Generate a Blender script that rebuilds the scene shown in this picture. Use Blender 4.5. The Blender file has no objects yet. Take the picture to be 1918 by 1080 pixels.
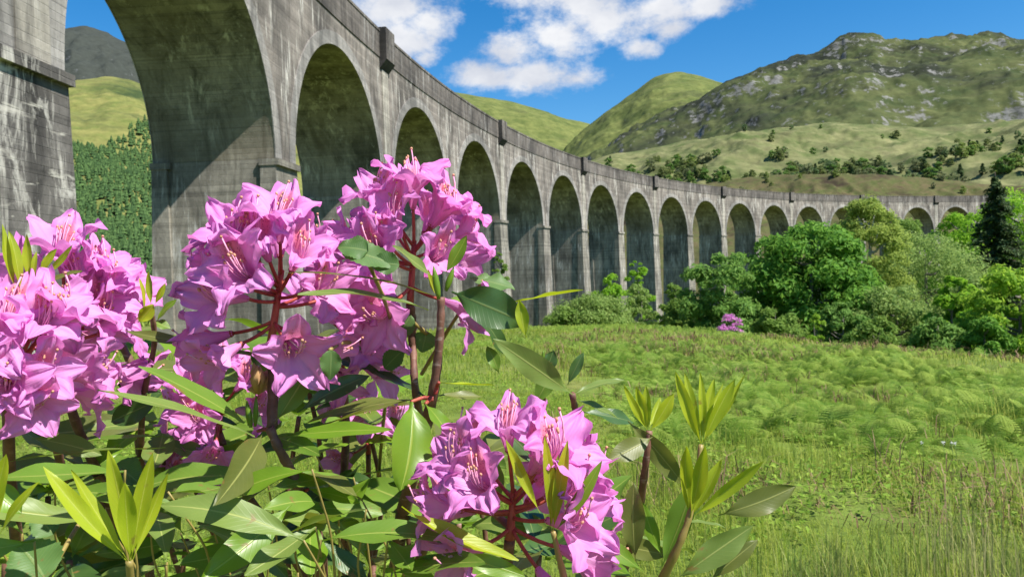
import bpy, math, random
import numpy as np
from mathutils import Vector, Matrix

# ---------------------------------------------------------------- camera
F_PX, PITCH, ROLL = 1430.13, -0.0138, -0.0324
scene = bpy.context.scene
col = scene.collection
cp, sp_, cr, sr = math.cos(PITCH), math.sin(PITCH), math.cos(ROLL), math.sin(ROLL)
R0, FW, U0 = np.array([1, 0, 0.]), np.array([0, cp, sp_]), np.array([0, -sp_, cp])
RT, UPV = cr * R0 + sr * U0, -sr * R0 + cr * U0
cam_d = bpy.data.cameras.new('camera')
cam = bpy.data.objects.new('camera', cam_d)
col.objects.link(cam)
m = Matrix.Identity(4)
for i in range(3):
    m[i][0], m[i][1], m[i][2] = RT[i], UPV[i], -FW[i]
cam.matrix_world = m
cam_d.sensor_width = 36
cam_d.lens = F_PX / 1918 * 36
cam_d.clip_start = 0.02
cam_d.clip_end = 20000
cam_d.dof.use_dof = True
cam_d.dof.focus_distance = 0.62
cam_d.dof.aperture_fstop = 28.0
scene.camera = cam

def at(px, py, d):
    """world point seen at photo pixel (px, py), d metres ahead"""
    return d * (FW + RT * (px - 959) / F_PX + UPV * (540 - py) / F_PX)

# ---------------------------------------------------------------- sun, sky, exposure
SUN = np.array([5.0, -2.95, 8.0]); SUN /= np.linalg.norm(SUN)
SUN_EL = math.asin(SUN[2]); SUN_AZ = math.atan2(SUN[0], SUN[1])
sd = bpy.data.lights.new('sun', 'SUN'); sd.energy = 5.0; sd.angle = math.radians(0.53)
sd.color = (1.0, 0.955, 0.88)
so = bpy.data.objects.new('sun', sd); col.objects.link(so)
so.rotation_euler = Vector(-SUN).to_track_quat('-Z', 'Y').to_euler()
so.location = (0, 0, 60)

world = bpy.data.worlds.new('World'); scene.world = world; world.use_nodes = True
def build_world():
    nt = world.node_tree; N = nt.nodes; L = nt.links; N.clear()
    out = N.new('ShaderNodeOutputWorld'); bg = N.new('ShaderNodeBackground')
    L.new(bg.outputs[0], out.inputs[0]); bg.inputs[1].default_value = 0.074
    sky = N.new('ShaderNodeTexSky'); sky.sky_type = 'NISHITA'; sky.sun_disc = False
    sky.sun_elevation = SUN_EL; sky.sun_rotation = SUN_AZ
    sky.altitude = 100; sky.air_density = 1.0; sky.dust_density = 0.15; sky.ozone_density = 3.0
    hs = N.new('ShaderNodeHueSaturation'); hs.inputs['Saturation'].default_value = 1.42; hs.inputs['Value'].default_value = 1.18
    L.new(sky.outputs[0], hs.inputs['Color'])
    tc = N.new('ShaderNodeTexCoord')
    def math_(op, a, b=None, clamp=False):
        n = N.new('ShaderNodeMath'); n.operation = op; n.use_clamp = clamp
        for i, v in enumerate((a, b)):
            if v is None: continue
            if isinstance(v, (int, float)): n.inputs[i].default_value = v
            else: L.new(v, n.inputs[i])
        return n.outputs[0]
    def ang(px, py):
        v = at(px, py, 1.0); return v / np.linalg.norm(v)
    blobs = [(ang(905, 140), .075, 2.6), (ang(1010, 138), .085, 2.6), (ang(1080, 150), .05, 2.4),
             (ang(965, 95), .07, 2.0), (ang(1060, 70), .08, 2.0), (ang(1130, 40), .085, 2.0),
             (ang(1090, 10), .10, 2.2), (ang(1230, 15), .085, 2.4), (ang(1330, 8), .055, 2.6), (ang(1262, 55), .038, 1.8),
             (ang(1195, 92), .035, 2.0), (ang(1010, -40), .1, 1.6), (ang(720, 15), .10, 1.4), (ang(760, 70), .075, 1.5),
             (ang(800, 45), .055, 1.6), (ang(795, 110), .03, 1.8), (ang(690, -50), .12, 1.3)]
    rnd = random.Random(5)
    for k in range(9):                     # the same scattered fair-weather cumulus all round
        a = rnd.uniform(0.75, 2 * math.pi - 0.75); e = rnd.uniform(.16, .8)
        c = np.array([math.sin(a) * math.cos(e), math.cos(a) * math.cos(e), math.sin(e)])
        for j in range(2):
            o = np.array([rnd.uniform(-.12, .12), rnd.uniform(-.12, .12), rnd.uniform(-.03, .05)])
            q = c + o; blobs.append((q / np.linalg.norm(q), rnd.uniform(.07, .14), 1.8))
    acc = None
    for c, rad, fl in blobs:
        vm = N.new('ShaderNodeVectorMath'); vm.operation = 'SUBTRACT'
        L.new(tc.outputs['Generated'], vm.inputs[0]); vm.inputs[1].default_value = tuple(c)
        vs = N.new('ShaderNodeVectorMath'); vs.operation = 'MULTIPLY'
        L.new(vm.outputs[0], vs.inputs[0]); vs.inputs[1].default_value = (1, 1, fl)
        vl = N.new('ShaderNodeVectorMath'); vl.operation = 'LENGTH'; L.new(vs.outputs[0], vl.inputs[0])
        d = math_('SUBTRACT', 1.0, math_('DIVIDE', vl.outputs['Value'], rad * .88))
        acc = d if acc is None else math_('MAXIMUM', acc, d)
    def noise(scale, detail, rough, sq=(1, 1, 1.5)):
        mp = N.new('ShaderNodeMapping'); mp.inputs['Scale'].default_value = sq
        L.new(tc.outputs['Generated'], mp.inputs[0])
        n = N.new('ShaderNodeTexNoise'); n.inputs['Scale'].default_value = scale
        n.inputs['Detail'].default_value = detail; n.inputs['Roughness'].default_value = rough
        L.new(mp.outputs[0], n.inputs['Vector']); return n.outputs['Fac']
    n1 = noise(19, 10, .66); n2 = noise(9, 5, .55)
    acc = math_('MAXIMUM', acc, -0.9)
    dens = math_('ADD', acc, math_('MULTIPLY', math_('SUBTRACT', n1, .5), 2.15))
    mr = N.new('ShaderNodeMapRange'); mr.interpolation_type = 'SMOOTHSTEP'
    mr.inputs['From Min'].default_value = 0.0; mr.inputs['From Max'].default_value = 0.85
    L.new(dens, mr.inputs['Value'])
    cr_ = N.new('ShaderNodeValToRGB'); e = cr_.color_ramp.elements
    e[0].position = .36; e[0].color = (4.9, 5.15, 5.8, 1); e[1].position = .62; e[1].color = (7.2, 7.25, 7.4, 1)
    L.new(n2, cr_.inputs[0])
    mx = N.new('ShaderNodeMix'); mx.data_type = 'RGBA'
    L.new(math_('MULTIPLY', mr.outputs[0], .97), mx.inputs[0]); L.new(hs.outputs[0], mx.inputs[6]); L.new(cr_.outputs[0], mx.inputs[7])
    L.new(mx.outputs[2], bg.inputs[0])
build_world()
vs = scene.view_settings
vs.view_transform = 'Standard'; vs.look = 'None'; vs.exposure = 0.85; vs.gamma = 1.0
scene.render.engine = 'CYCLES'
scene.cycles.use_denoising = True
scene.cycles.max_bounces = 8
scene.cycles.diffuse_bounces = 3
scene.cycles.transmission_bounces = 4
scene.cycles.caustics_reflective = False; scene.cycles.caustics_refractive = False

# ---------------------------------------------------------------- helpers
def tag(o, label=None, cat=None, group=None, kind=None):
    if label: o['label'] = label
    if cat: o['category'] = cat
    if group: o['group'] = group
    if kind: o['kind'] = kind
    return o

def empty(name, loc=(0, 0, 0)):
    o = bpy.data.objects.new(name, None); col.objects.link(o); o.location = tuple(loc); o.empty_display_size = .1
    return o

def mesh_data(name, V, Fs, mats=(), smooth=True, uv=None, mi=None, attrs=None):
    """V (n,3); Fs: list of (m,k) index arrays or list of tuples"""
    me = bpy.data.meshes.new(name)
    V = np.asarray(V, dtype=np.float32).reshape(-1, 3)
    if isinstance(Fs, np.ndarray): Fs = [Fs]
    if Fs and not isinstance(Fs[0], np.ndarray):
        by = {}
        for f in Fs: by.setdefault(len(f), []).append(f)
        Fs = [np.array(v) for v in by.values()]
    loops = np.concatenate([f.ravel() for f in Fs]).astype(np.int32)
    tot = np.concatenate([np.full(len(f), f.shape[1]) for f in Fs]).astype(np.int32)
    start = np.concatenate([[0], np.cumsum(tot)[:-1]]).astype(np.int32)
    me.vertices.add(len(V)); me.vertices.foreach_set('co', V.ravel())
    me.loops.add(len(loops)); me.loops.foreach_set('vertex_index', loops)
    me.polygons.add(len(tot)); me.polygons.foreach_set('loop_start', start)
    try: me.polygons.foreach_set('loop_total', tot)
    except Exception: pass
    if mi is not None: me.polygons.foreach_set('material_index', np.asarray(mi, dtype=np.int32))
    me.polygons.foreach_set('use_smooth', np.full(len(tot), smooth))
    if uv is not None:
        l = me.uv_layers.new(name='UVMap')
        l.data.foreach_set('uv', np.asarray(uv, dtype=np.float32)[loops].ravel())
    if attrs:
        for k, a in attrs.items():
            at_ = me.attributes.new(k, 'FLOAT', 'POINT'); at_.data.foreach_set('value', np.asarray(a, dtype=np.float32))
    for mt in (mats if isinstance(mats, (list, tuple)) else [mats]): me.materials.append(mt)
    me.update(calc_edges=True); me.validate()
    return me

def add(name, me, parent=None, loc=(0, 0, 0)):
    o = bpy.data.objects.new(name, me); col.objects.link(o)
    o.location = tuple(float(c) for c in loc)
    if parent is not None: o.parent = parent
    return o

class MB:
    """collects pieces of one mesh"""
    def __init__(s): s.V = []; s.F = []; s.M = []; s.n = 0; s.UV = []
    def put(s, V, F, mi=0, uv=None):
        V = np.asarray(V, float).reshape(-1, 3); s.V.append(V)
        s.UV.append(np.zeros((len(V), 2)) if uv is None else np.asarray(uv, float))
        for f in F: s.F.append(tuple(int(i) + s.n for i in f)); s.M.append(mi)
        s.n += len(V)
    def tube(s, P, r, sides=6, mi=0, cap=True):
        P = np.asarray(P, float); r = np.broadcast_to(np.asarray(r, float), (len(P),))
        T = np.gradient(P, axis=0); T /= np.linalg.norm(T, axis=1)[:, None] + 1e-12
        ref = np.array([0.31, 0.2, 0.93]) if abs(T[0] @ np.array([.31, .2, .93])) < .92 else np.array([1, 0, 0.])
        V = []
        for p, t, q in zip(P, T, r):
            a = np.cross(t, ref); a /= np.linalg.norm(a) + 1e-12; b = np.cross(t, a)
            for k in range(sides):
                w = 2 * math.pi * k / sides; V.append(p + q * (math.cos(w) * a + math.sin(w) * b))
        F = []
        for i in range(len(P) - 1):
            for k in range(sides):
                k2 = (k + 1) % sides
                F.append((i * sides + k, i * sides + k2, (i + 1) * sides + k2, (i + 1) * sides + k))
        if cap: F.append(tuple(range(sides))[::-1]); F.append(tuple((len(P) - 1) * sides + k for k in range(sides)))
        s.put(V, F, mi)
    def data(s, name, mats, smooth=True, uv=False):
        V = np.concatenate(s.V); 
        # faces grouped by size keep their material
        by = {}
        for f, mm in zip(s.F, s.M): by.setdefault(len(f), []).append((f, mm))
        Fs = [np.array([f for f, _ in v]) for v in by.values()]; mi = [mm for v in by.values() for _, mm in v]
        return mesh_data(name, V, Fs, mats, smooth, np.concatenate(s.UV) if uv else None, mi)

def perlin_table(seed):
    r = np.random.RandomState(seed); return r.rand(256, 256)
_tabs = {}
def vnoise(x, y, seed=0):
    if seed not in _tabs: _tabs[seed] = perlin_table(seed + 11)
    T = _tabs[seed]; x = np.asarray(x, float); y = np.asarray(y, float)
    xi = np.floor(x).astype(int); yi = np.floor(y).astype(int); fx = x - xi; fy = y - yi
    fx = fx * fx * (3 - 2 * fx); fy = fy * fy * (3 - 2 * fy)
    g = lambda a, b: T[a % 256, b % 256]
    return (g(xi, yi) * (1 - fx) + g(xi + 1, yi) * fx) * (1 - fy) + (g(xi, yi + 1) * (1 - fx) + g(xi + 1, yi + 1) * fx) * fy - .5
def fbm(x, y, octv=5, seed=0, gain=.5, lac=2.03):
    s = 0; a = 1.0; c, d = math.cos(.6), math.sin(.6)
    for o in range(octv):
        s = s + a * vnoise(x, y, seed + o); a *= gain
        x, y = lac * (c * x - d * y) + 3.7, lac * (d * x + c * y) + 1.3
    return s
def ridged(x, y, octv=5, seed=0, gain=.5):
    s = 0; a = 1.0
    for o in range(octv):
        s = s + a * (1 - 4 * np.abs(vnoise(x, y, seed + o))); a *= gain
        x, y = 2.1 * x + 5.1, 2.1 * y + 2.7
    return s * .5
def sstep(a, b, x):
    t = np.clip((x - a) / (b - a), 0, 1); return t * t * (3 - 2 * t)
def grid_faces(nu, nv):
    i = np.arange(nu - 1)[:, None] * nv + np.arange(nv - 1)[None, :]
    return np.stack([i, i + nv, i + nv + 1, i + 1], -1).reshape(-1, 4)

# ---------------------------------------------------------------- materials
class MT:
    def __init__(s, name):
        s.m = bpy.data.materials.new(name); s.m.use_nodes = True; s.t = s.m.node_tree
        s.N, s.L = s.t.nodes, s.t.links; s.N.clear()
        s.out = s.N.new('ShaderNodeOutputMaterial'); s.b = s.N.new('ShaderNodeBsdfPrincipled')
        s.L.new(s.b.outputs[0], s.out.inputs[0]); s.tc = s.N.new('ShaderNodeTexCoord')
        s.geo = s.N.new('ShaderNodeNewGeometry')
    def set(s, k, v):
        if hasattr(v, 'is_output'): s.L.new(v, s.b.inputs[k])
        else: s.b.inputs[k].default_value = v
        return s
    def pos(s, scale=(1, 1, 1), src=None, rot=(0, 0, 0)):
        mp = s.N.new('ShaderNodeMapping'); mp.inputs['Scale'].default_value = scale; mp.inputs['Rotation'].default_value = rot
        s.L.new(src or s.geo.outputs['Position'], mp.inputs[0]); return mp.outputs[0]
    def noise(s, vec, scale, detail=4, rough=.55, dist=0):
        n = s.N.new('ShaderNodeTexNoise'); n.inputs['Scale'].default_value = scale; n.inputs['Detail'].default_value = detail
        n.inputs['Roughness'].default_value = rough; n.inputs['Distortion'].default_value = dist
        s.L.new(vec, n.inputs['Vector']); return n.outputs['Fac']
    def ramp(s, fac, stops, interp='LINEAR'):
        r = s.N.new('ShaderNodeValToRGB'); el = r.color_ramp.elements; r.color_ramp.interpolation = interp
        while len(el) < len(stops): el.new(.5)
        for e, (p, c) in zip(el, stops):
            e.position = p; e.color = (c, c, c, 1) if isinstance(c, (int, float)) else (*c, 1)
        s.L.new(fac, r.inputs[0]); return r.outputs[0]
    def mix(s, fac, a, b, mode='MIX'):
        n = s.N.new('ShaderNodeMix'); n.data_type = 'RGBA'; n.blend_type = mode
        for k, v in ((0, fac), (6, a), (7, b)):
            if hasattr(v, 'is_output'): s.L.new(v, n.inputs[k])
            elif k == 0: n.inputs[0].default_value = v
            else: n.inputs[k].default_value = (*v, 1)
        return n.outputs[2]
    def math(s, op, a, b=None, clamp=False):
        n = s.N.new('ShaderNodeMath'); n.operation = op; n.use_clamp = clamp
        for i, v in enumerate((a, b)):
            if v is None: continue
            if hasattr(v, 'is_output'): s.L.new(v, n.inputs[i])
            else: n.inputs[i].default_value = v
        return n.outputs[0]
    def xyz(s, v):
        n = s.N.new('ShaderNodeSeparateXYZ'); s.L.new(v, n.inputs[0]); return n.outputs
    def bump(s, h, strength=.4, dist=.02):
        n = s.N.new('ShaderNodeBump'); n.inputs['Strength'].default_value = strength; n.inputs['Distance'].default_value = dist
        s.L.new(h, n.inputs['Height']); s.L.new(n.outputs[0], s.b.inputs['Normal']); return s
    def translucent(s, colr, fac):
        t = s.N.new('ShaderNodeBsdfTranslucent'); mx = s.N.new('ShaderNodeMixShader')
        if hasattr(colr, 'is_output'): s.L.new(colr, t.inputs[0])
        else: t.inputs[0].default_value = (*colr, 1)
        mx.inputs[0].default_value = fac
        s.L.new(s.b.outputs[0], mx.inputs[1]); s.L.new(t.outputs[0], mx.inputs[2]); s.L.new(mx.outputs[0], s.out.inputs[0]); return s
    def attr(s, name):
        n = s.N.new('ShaderNodeAttribute'); n.attribute_name = name; return n.outputs['Fac']
    @property
    def island(s): return s.geo.outputs['Random Per Island']

def foliage(name, dark, mid, light, trans=.35, tcol=None, rough=.6, spec=.12, big=0.0):
    k = MT(name)
    c = k.ramp(k.island, [(0, dark), (.5, mid), (1, light)])
    if big:
        n = k.noise(k.pos(), big, 3); c = k.mix(k.ramp(n, [(.35, 0.), (.65, .55)]), c, dark)
    k.set('Base Color', c).set('Roughness', rough).set('Specular IOR Level', spec)
    k.translucent(tcol or tuple(min(1, 1.5 * v) for v in light), trans)
    return k.m

def bark(name, a, b):
    k = MT(name); n = k.noise(k.pos((1, 1, .25)), 14, 5, .6)
    k.set('Base Color', k.ramp(n, [(.3, a), (.7, b)])).set('Roughness', .85).bump(n, .6, .02); return k.m

def concrete(name, base, dark, streak, soffit=False, darkmul=1.0, amount=.5, rust=False):
    k = MT(name); P = k.geo.outputs['Position']
    big = k.noise(k.pos((.25, .25, .18)), 1.0, 6, .6)
    c = k.ramp(big, [(.34, dark), (.5, base), (.66, tuple(v * 1.25 for v in base))])
    fine = k.noise(k.pos((1, 1, 1)), 9, 6, .65)
    c = k.mix(.35, c, k.ramp(fine, [(.3, .35), (.7, .75)]), 'OVERLAY')
    # board marks of the shuttering: level lines, each lift a slightly different tone
    z = k.xyz(P)[2]
    bz = k.math('MULTIPLY', z, 4.6)
    fr = k.math('FRACT', bz); fl = k.math('FLOOR', bz)
    wn = k.N.new('ShaderNodeTexWhiteNoise'); wn.noise_dimensions = '1D'; k.L.new(fl, wn.inputs['W'])
    c = k.mix(.34, c, k.ramp(wn.outputs['Value'], [(0, .25), (1, .75)]), 'OVERLAY')
    line = k.ramp(fr, [(0, 0.), (.05, 1.), (.95, 1.), (1, 0.)])
    patch = k.ramp(k.noise(k.pos((.5, .5, 1.2)), 1.2, 3), [(.4, .0), (.65, 1.)])
    c = k.mix(k.math('MULTIPLY', k.math('SUBTRACT', 1.0, line), k.math('MULTIPLY', patch, .75)), c, tuple(v * .4 for v in dark))
    # lift joints every 1.35 m
    lf = k.math('FRACT', k.math('MULTIPLY', z, .74))
    lift = k.ramp(lf, [(0, 1.), (.03, 0.), (.97, 0.), (1, 1.)])
    c = k.mix(k.math('MULTIPLY', lift, .4), c, tuple(v * .45 for v in dark))
    # lime runs: narrow pale streaks hanging down
    s1 = k.noise(k.pos((1.0, 1.0, .12)), 2.4, 6, .72, .3)
    brk = k.noise(k.pos((.5, .5, .35)), .8, 4, .6)
    st = k.math('MULTIPLY', k.ramp(s1, [(.53, 0.), (.62, 1.)]), k.ramp(brk, [(.42, 0.), (.56, 1.)]))
    c = k.mix(k.math('MULTIPLY', st, amount), c, streak)
    # black weathering runs
    s2 = k.noise(k.pos((.9, .9, .20)), 1.3, 7, .7, .6)
    c = k.mix(k.math('MULTIPLY', k.ramp(s2, [(.46, 0.), (.64, 1.)]), .72), c, tuple(v * .40 for v in dark))
    if rust:   # thick lime crusts and horizontal seeps on the old damp pier
        s3 = k.noise(k.pos((1.15, 1.15, .34)), 1.4, 7, .7, .9)
        c = k.mix(k.ramp(s3, [(.53, 0.), (.57, .35), (.66, .85)]), c, (.50, .475, .42))
        s4 = k.noise(k.pos((.5, .5, 2.6)), 1.3, 5, .6, .4)
        c = k.mix(k.ramp(s4, [(.59, 0.), (.66, .6)]), c, (.52, .49, .42))
    if soffit:
        al = k.noise(k.pos((.3, .3, .3)), 1.0, 5, .6)
        c = k.mix(k.ramp(al, [(.42, .0), (.66, .6)]), c, (.125, .104, .066))
    k.set('Base Color', c).set('Roughness', .9).set('Specular IOR Level', .2)
    h = k.math('ADD', k.math('MULTIPLY', line, .5), k.math('ADD', k.math('MULTIPLY', fine, .6), big))
    k.bump(h, .55, .03); return k.m
# ================================================================ SETTING
def zg(x, y):
    """height of the near ground (camera eye is z = 0)"""
    x = np.asarray(x, float); y = np.asarray(y, float)
    yc = np.clip(y, -6, 400)
    z = -1.5 - .038 * np.minimum(yc, 50) - .062 * np.clip(yc - 50, 0, 60)
    z = z - .03 * np.clip(x - 2, 0, 40) - .09 * np.clip(x - 11, 0, 9)
    e = (2.5 * x + y - 74) / 2.69
    drop = .27 * np.log1p(np.exp(np.clip(e / 2.2, -30, 30))) * 2.2
    z = z - np.minimum(drop, 9) * sstep(9, 16, x)
    z = np.maximum(z, -13 + .4 * fbm(x / 9, y / 9, 3, 3))
    far = sstep(150, 260, np.hypot(x, y)); z = z * (1 - far) + (-11) * far
    r = np.hypot(x, y); amp = np.clip(r / 12, .12, 1)
    z = z + amp * (.30 * fbm(x / 7, y / 7, 4, 20) + .10 * fbm(x / 1.3, y / 1.3, 3, 30)) * (1 - .6 * far)
    return z

def m_ground():
    k = MT('ground_turf')
    n1 = k.noise(k.pos(), .22, 5, .6); n2 = k.noise(k.pos(), 3.2, 5, .65)
    c = k.ramp(n1, [(.3, (.085, .13, .022)), (.5, (.12, .165, .03)), (.68, (.19, .175, .06))])
    c = k.mix(.6, c, k.ramp(n2, [(.3, .25), (.7, .72)]), 'OVERLAY')
    k.set('Base Color', c).set('Roughness', .95).set('Specular IOR Level', .1); k.bump(n2, .8, .08); return k.m

def build_ground():
    th = np.concatenate([np.linspace(-42, 42, 260), np.linspace(44, 316, 90)]) * math.pi / 180
    rr = np.concatenate([[.01], np.geomspace(.8, 7000, 230)])
    T, Rr = np.meshgrid(th, rr, indexing='ij')
    X, Y = Rr * np.sin(T), Rr * np.cos(T)
    V = np.stack([X, Y, zg(X, Y)], -1).reshape(-1, 3)
    n, q = len(th), len(rr); F = grid_faces(n, q)
    last = np.arange(q - 1); F2 = np.stack([(n - 1) * q + last, last, last + 1, (n - 1) * q + last + 1], -1)
    o = add('ground', mesh_data('ground', V, [np.concatenate([F, F2])[:, ::-1]], m_ground()))
    tag(o, 'green turf field sloping down from the shrub to the viaduct piers', 'ground', kind='structure')
build_ground()

# ---------------------------------------------------------------- hills
def m_hill(name, grass1, grass2, heath, rockc, rock_amt, scale, heath_amt, zlo, zhi, seed=0):
    k = MT(name); P = k.pos((1, 1, 1.6))
    z = k.xyz(k.geo.outputs['Position'])[2]
    n1 = k.noise(P, scale, 6, .6, .6); n2 = k.noise(P, scale * 4.5, 6, .65); n3 = k.noise(P, scale * 14, 5, .7)
    g = k.mix(k.ramp(n2, [(.35, 0.), (.65, 1.)]), grass1, grass2)
    up = k.N.new('ShaderNodeMapRange'); up.inputs['From Min'].default_value = zlo; up.inputs['From Max'].default_value = zhi
    k.L.new(z, up.inputs['Value'])
    hsel = k.math('ADD', k.math('ADD', n1, k.math('MULTIPLY', n2, .35)), k.math('MULTIPLY', up.outputs[0], heath_amt))
    c = k.mix(k.ramp(hsel, [(.74, 0.), (.92, 1.)]), g, heath)
    # crags break out where the slope is steep
    nz = k.xyz(k.geo.outputs['Normal'])[2]
    st = k.math('ADD', k.math('SUBTRACT', 1.0, nz), k.math('MULTIPLY', k.math('SUBTRACT', n3, .5), .9))
    rk = k.mix(k.ramp(n3, [(.4, 0.), (.62, 1.)]), tuple(v * .45 for v in rockc), rockc)
    c = k.mix(k.math('MULTIPLY', k.ramp(st, [(.50 - rock_amt, 0.), (.60 - rock_amt, 1.)]), .85), c, rk)
    c = k.mix(.5, c, k.ramp(n3, [(.3, .3), (.7, .7)]), 'OVERLAY')
    k.set('Base Color', c).set('Roughness', .95).set('Specular IOR Level', .08)
    k.bump(k.math('ADD', n2, k.math('MULTIPLY', n3, .5)), .7, 2.5 * .004 / scale); return k.m

def azel(px, py):
    v = at(px, py, 1.0); return math.atan2(v[0], v[1]), v[2] / math.hypot(v[0], v[1])

HILLS = {}
def hill(name, label, sky, r_ridge, r_foot, mat, nth, nt, namp, nscale, seed, power=1.25, zfoot=-10, crag=0., tback=1.35):
    """a hillside rising from r_foot to its ridge at r_ridge; the ridge heights come from its skyline"""
    az = []; el = []
    for q in sky: a, e = azel(*q); az.append(a); el.append(e)
    th = np.linspace(az[0], az[-1], nth)
    E = np.interp(th, az, el)
    w = 5; ke = np.ones(w) / w; E = np.convolve(np.pad(E, w // 2, 'edge'), ke, 'valid')
    t = np.concatenate([np.linspace(0, 1, nt), np.linspace(1, tback, nt // 4)[1:]])
    T, TT = np.meshgrid(th, t, indexing='ij'); EE = np.repeat(E[:, None], len(t), 1)
    rr = r_ridge * (1 + .10 * fbm(th * 9, th * 0 + seed, 3, seed)); RR = np.repeat(rr[:, None], len(t), 1)
    r = r_foot + (RR - r_foot) * TT
    H = EE * RR
    prof = np.where(TT <= 1, np.clip(TT, 0, 1) ** power, 1 - 1.3 * (TT - 1) ** 1.3 * 2)
    X, Y = r * np.sin(T), r * np.cos(T)
    env = np.clip(TT * 3, 0, 1) * (1 - .82 * np.exp(-((TT - 1) / .10) ** 2))
    Z = zfoot + (H - zfoot) * prof + env * namp * (fbm(X / nscale, Y / nscale, 6, seed, .52) * 1.2)
    if crag: Z = Z + env * crag * np.clip(ridged(X / (nscale * .45), Y / (nscale * .45), 5, seed + 40, .55), 0, 1.2) * np.clip(TT * 1.4 - .2, 0, 1)
    V = np.stack([X, Y, Z], -1)
    o = add(name, mesh_data(name, V.reshape(-1, 3), [grid_faces(nth, len(t))[:, ::-1]], mat)); tag(o, label, 'hill', kind='structure')
    def height(a, tt):
        i = np.clip(np.searchsorted(th, a), 0, nth - 1); j = int(np.clip(tt * (nt - 1), 0, nt - 1)); return V[i, j]
    HILLS[name] = height
    return o

M_crag = m_hill('rough_heather_and_crag', (.042, .058, .021), (.098, .108, .040), (.026, .031, .020), (.19, .185, .175), .185, .0065, .24, 60, 420)
M_grassy = m_hill('pale_hill_grass', (.075, .10, .032), (.19, .185, .085), (.048, .056, .022), (.23, .21, .19), .04, .011, .09, 0, 300)
M_mid = m_hill('smooth_hill_grass', (.072, .095, .026), (.15, .165, .05), (.035, .044, .022), (.23, .22, .2), .05, .004, .03, 100, 700)
M_dark = m_hill('cloud_shaded_heather', (.050, .060, .036), (.075, .080, .048), (.044, .050, .042), (.11, .112, .115), .02, .004, .45, -200, 500)  # heather and rock tones darkened to carry the cloud shadow over the mountain
M_yellow = m_hill('dry_hill_grass', (.105, .13, .034), (.20, .19, .062), (.04, .06, .022), (.2, .2, .18), .0, .0075, .06, 0, 400)
M_moor = m_hill('brown_moor', (.07, .085, .026), (.105, .085, .042), (.045, .034, .022), (.34, .32, .29), .08, .05, .06, 0, 60)

hill('mountain', 'heather mountain coloured dark as under cloud shadow, rising beyond the yellow hillside', [(-700, 60), (-300, 90), (-100, 75), (60, 62), (107, 57), (132, 60), (156, 55), (179, 58), (218, 72), (245, 80), (330, 120), (450, 150), (600, 150)], 3000, 1300, M_dark, 240, 120, 110, 380, 61, 1.1, -10, 70)
hill('grassy_hill', 'dry yellow hillside above the conifer plantation', [(-700, 150), (-300, 120), (0, 160), (107, 153), (150, 148), (200, 141), (250, 152), (300, 175), (420, 200), (600, 230), (780, 300)], 1500, 480, M_yellow, 260, 140, 30, 200, 71, 1.05, -12, 14)
hill('far_ridge', 'distant green ridge closing the glen behind the viaduct', [(480, 130), (640, 150), (750, 162), (850, 172), (917, 184), (960, 190), (1010, 204), (1051, 220), (1091, 228), (1103, 230), (1160, 250), (1300, 300)], 3200, 1500, M_mid, 200, 90, 40, 400, 81, 1.0, -10, 20)
hill('round_hill', 'rounded grassy hill with one dark steep shoulder', [(985, 330), (1057, 279), (1080, 254), (1105, 232), (1136, 206), (1150, 198), (1165, 189), (1194, 167), (1210, 154), (1223, 145), (1245, 137), (1266, 134), (1300, 138), (1330, 147), (1358, 157), (1420, 185), (1560, 240)], 2300, 900, M_mid, 240, 130, 34, 330, 91, .95, -10, 26)
hill('rocky_hill', 'long dark craggy hill with grey rock outcrops', [(1085, 312), (1120, 290), (1143, 278), (1184, 247), (1230, 222), (1269, 203), (1300, 198), (1324, 176), (1360, 156), (1425, 131), (1480, 118), (1508, 112), (1530, 111), (1566, 92), (1590, 82), (1613, 78), (1638, 78), (1660, 89), (1690, 87), (1722, 83), (1785, 74), (1849, 67), (1869, 74), (1918, 76), (2050, 90), (2300, 60), (2700, 120)], 1500, 520, M_crag, 560, 240, 46, 190, 101, 1.0, -8, 19)
hill('grassy_shoulder', 'pale sunlit grass shoulder below the craggy hill', [(1000, 330), (1060, 318), (1150, 290), (1230, 277), (1300, 262), (1420, 246), (1500, 238), (1560, 231), (1650, 236), (1740, 240), (1800, 236), (1918, 224), (2100, 215), (2400, 230), (2700, 240)], 800, 300, M_grassy, 360, 150, 13, 70, 111, 1.1, -11, 7)
hill('moor_mound', 'brown heather mound with bare rock behind the viaduct', [(1040, 400), (1180, 372), (1270, 352), (1327, 342), (1400, 333), (1462, 328), (1560, 326), (1668, 328), (1750, 335), (1799, 340), (1851, 346), (1950, 350), (2200, 345), (2500, 360)], 370, 262, M_moor, 300, 80, 3.0, 14, 121, .9, -11, 2.2, 1.5)

# ================================================================ VIADUCT
VCX, VCY, VR, VPH, VP, VRAD, VW = 223.876, 16.593, 237.234, 3.1761, 17.07, 7.35, 5.35
VF = VR - 2.9
def vpt(s, off, z):
    a = VPH - np.asarray(s, float) / VR; r = VF + np.asarray(off, float)
    return np.stack(np.broadcast_arrays(VCX + r * np.cos(a), VCY + r * np.sin(a), np.asarray(z, float)), -1)
def zs(s): return 7.5726 + .0173 * (np.asarray(s, float) - 150)
K0, K1 = -1, 21
M_conc = concrete('weathered_concrete', (.215, .188, .162), (.11, .098, .086), (.58, .55, .49), amount=1.0)
M_ring = concrete('pale_ring_concrete', (.275, .255, .232), (.19, .18, .165), (.5, .48, .44), amount=.4)
M_soff = concrete('algae_stained_soffit', (.25, .225, .18), (.10, .09, .068), (.46, .43, .35), soffit=True, amount=1.0)
M_pier = concrete('pier_concrete', (.235, .215, .178), (.125, .115, .098), (.52, .50, .46), amount=.9)
M_oldpier = concrete('lime_crusted_concrete', (.115, .105, .095), (.038, .036, .034), (.52, .49, .43), amount=.9, rust=True)
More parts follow.
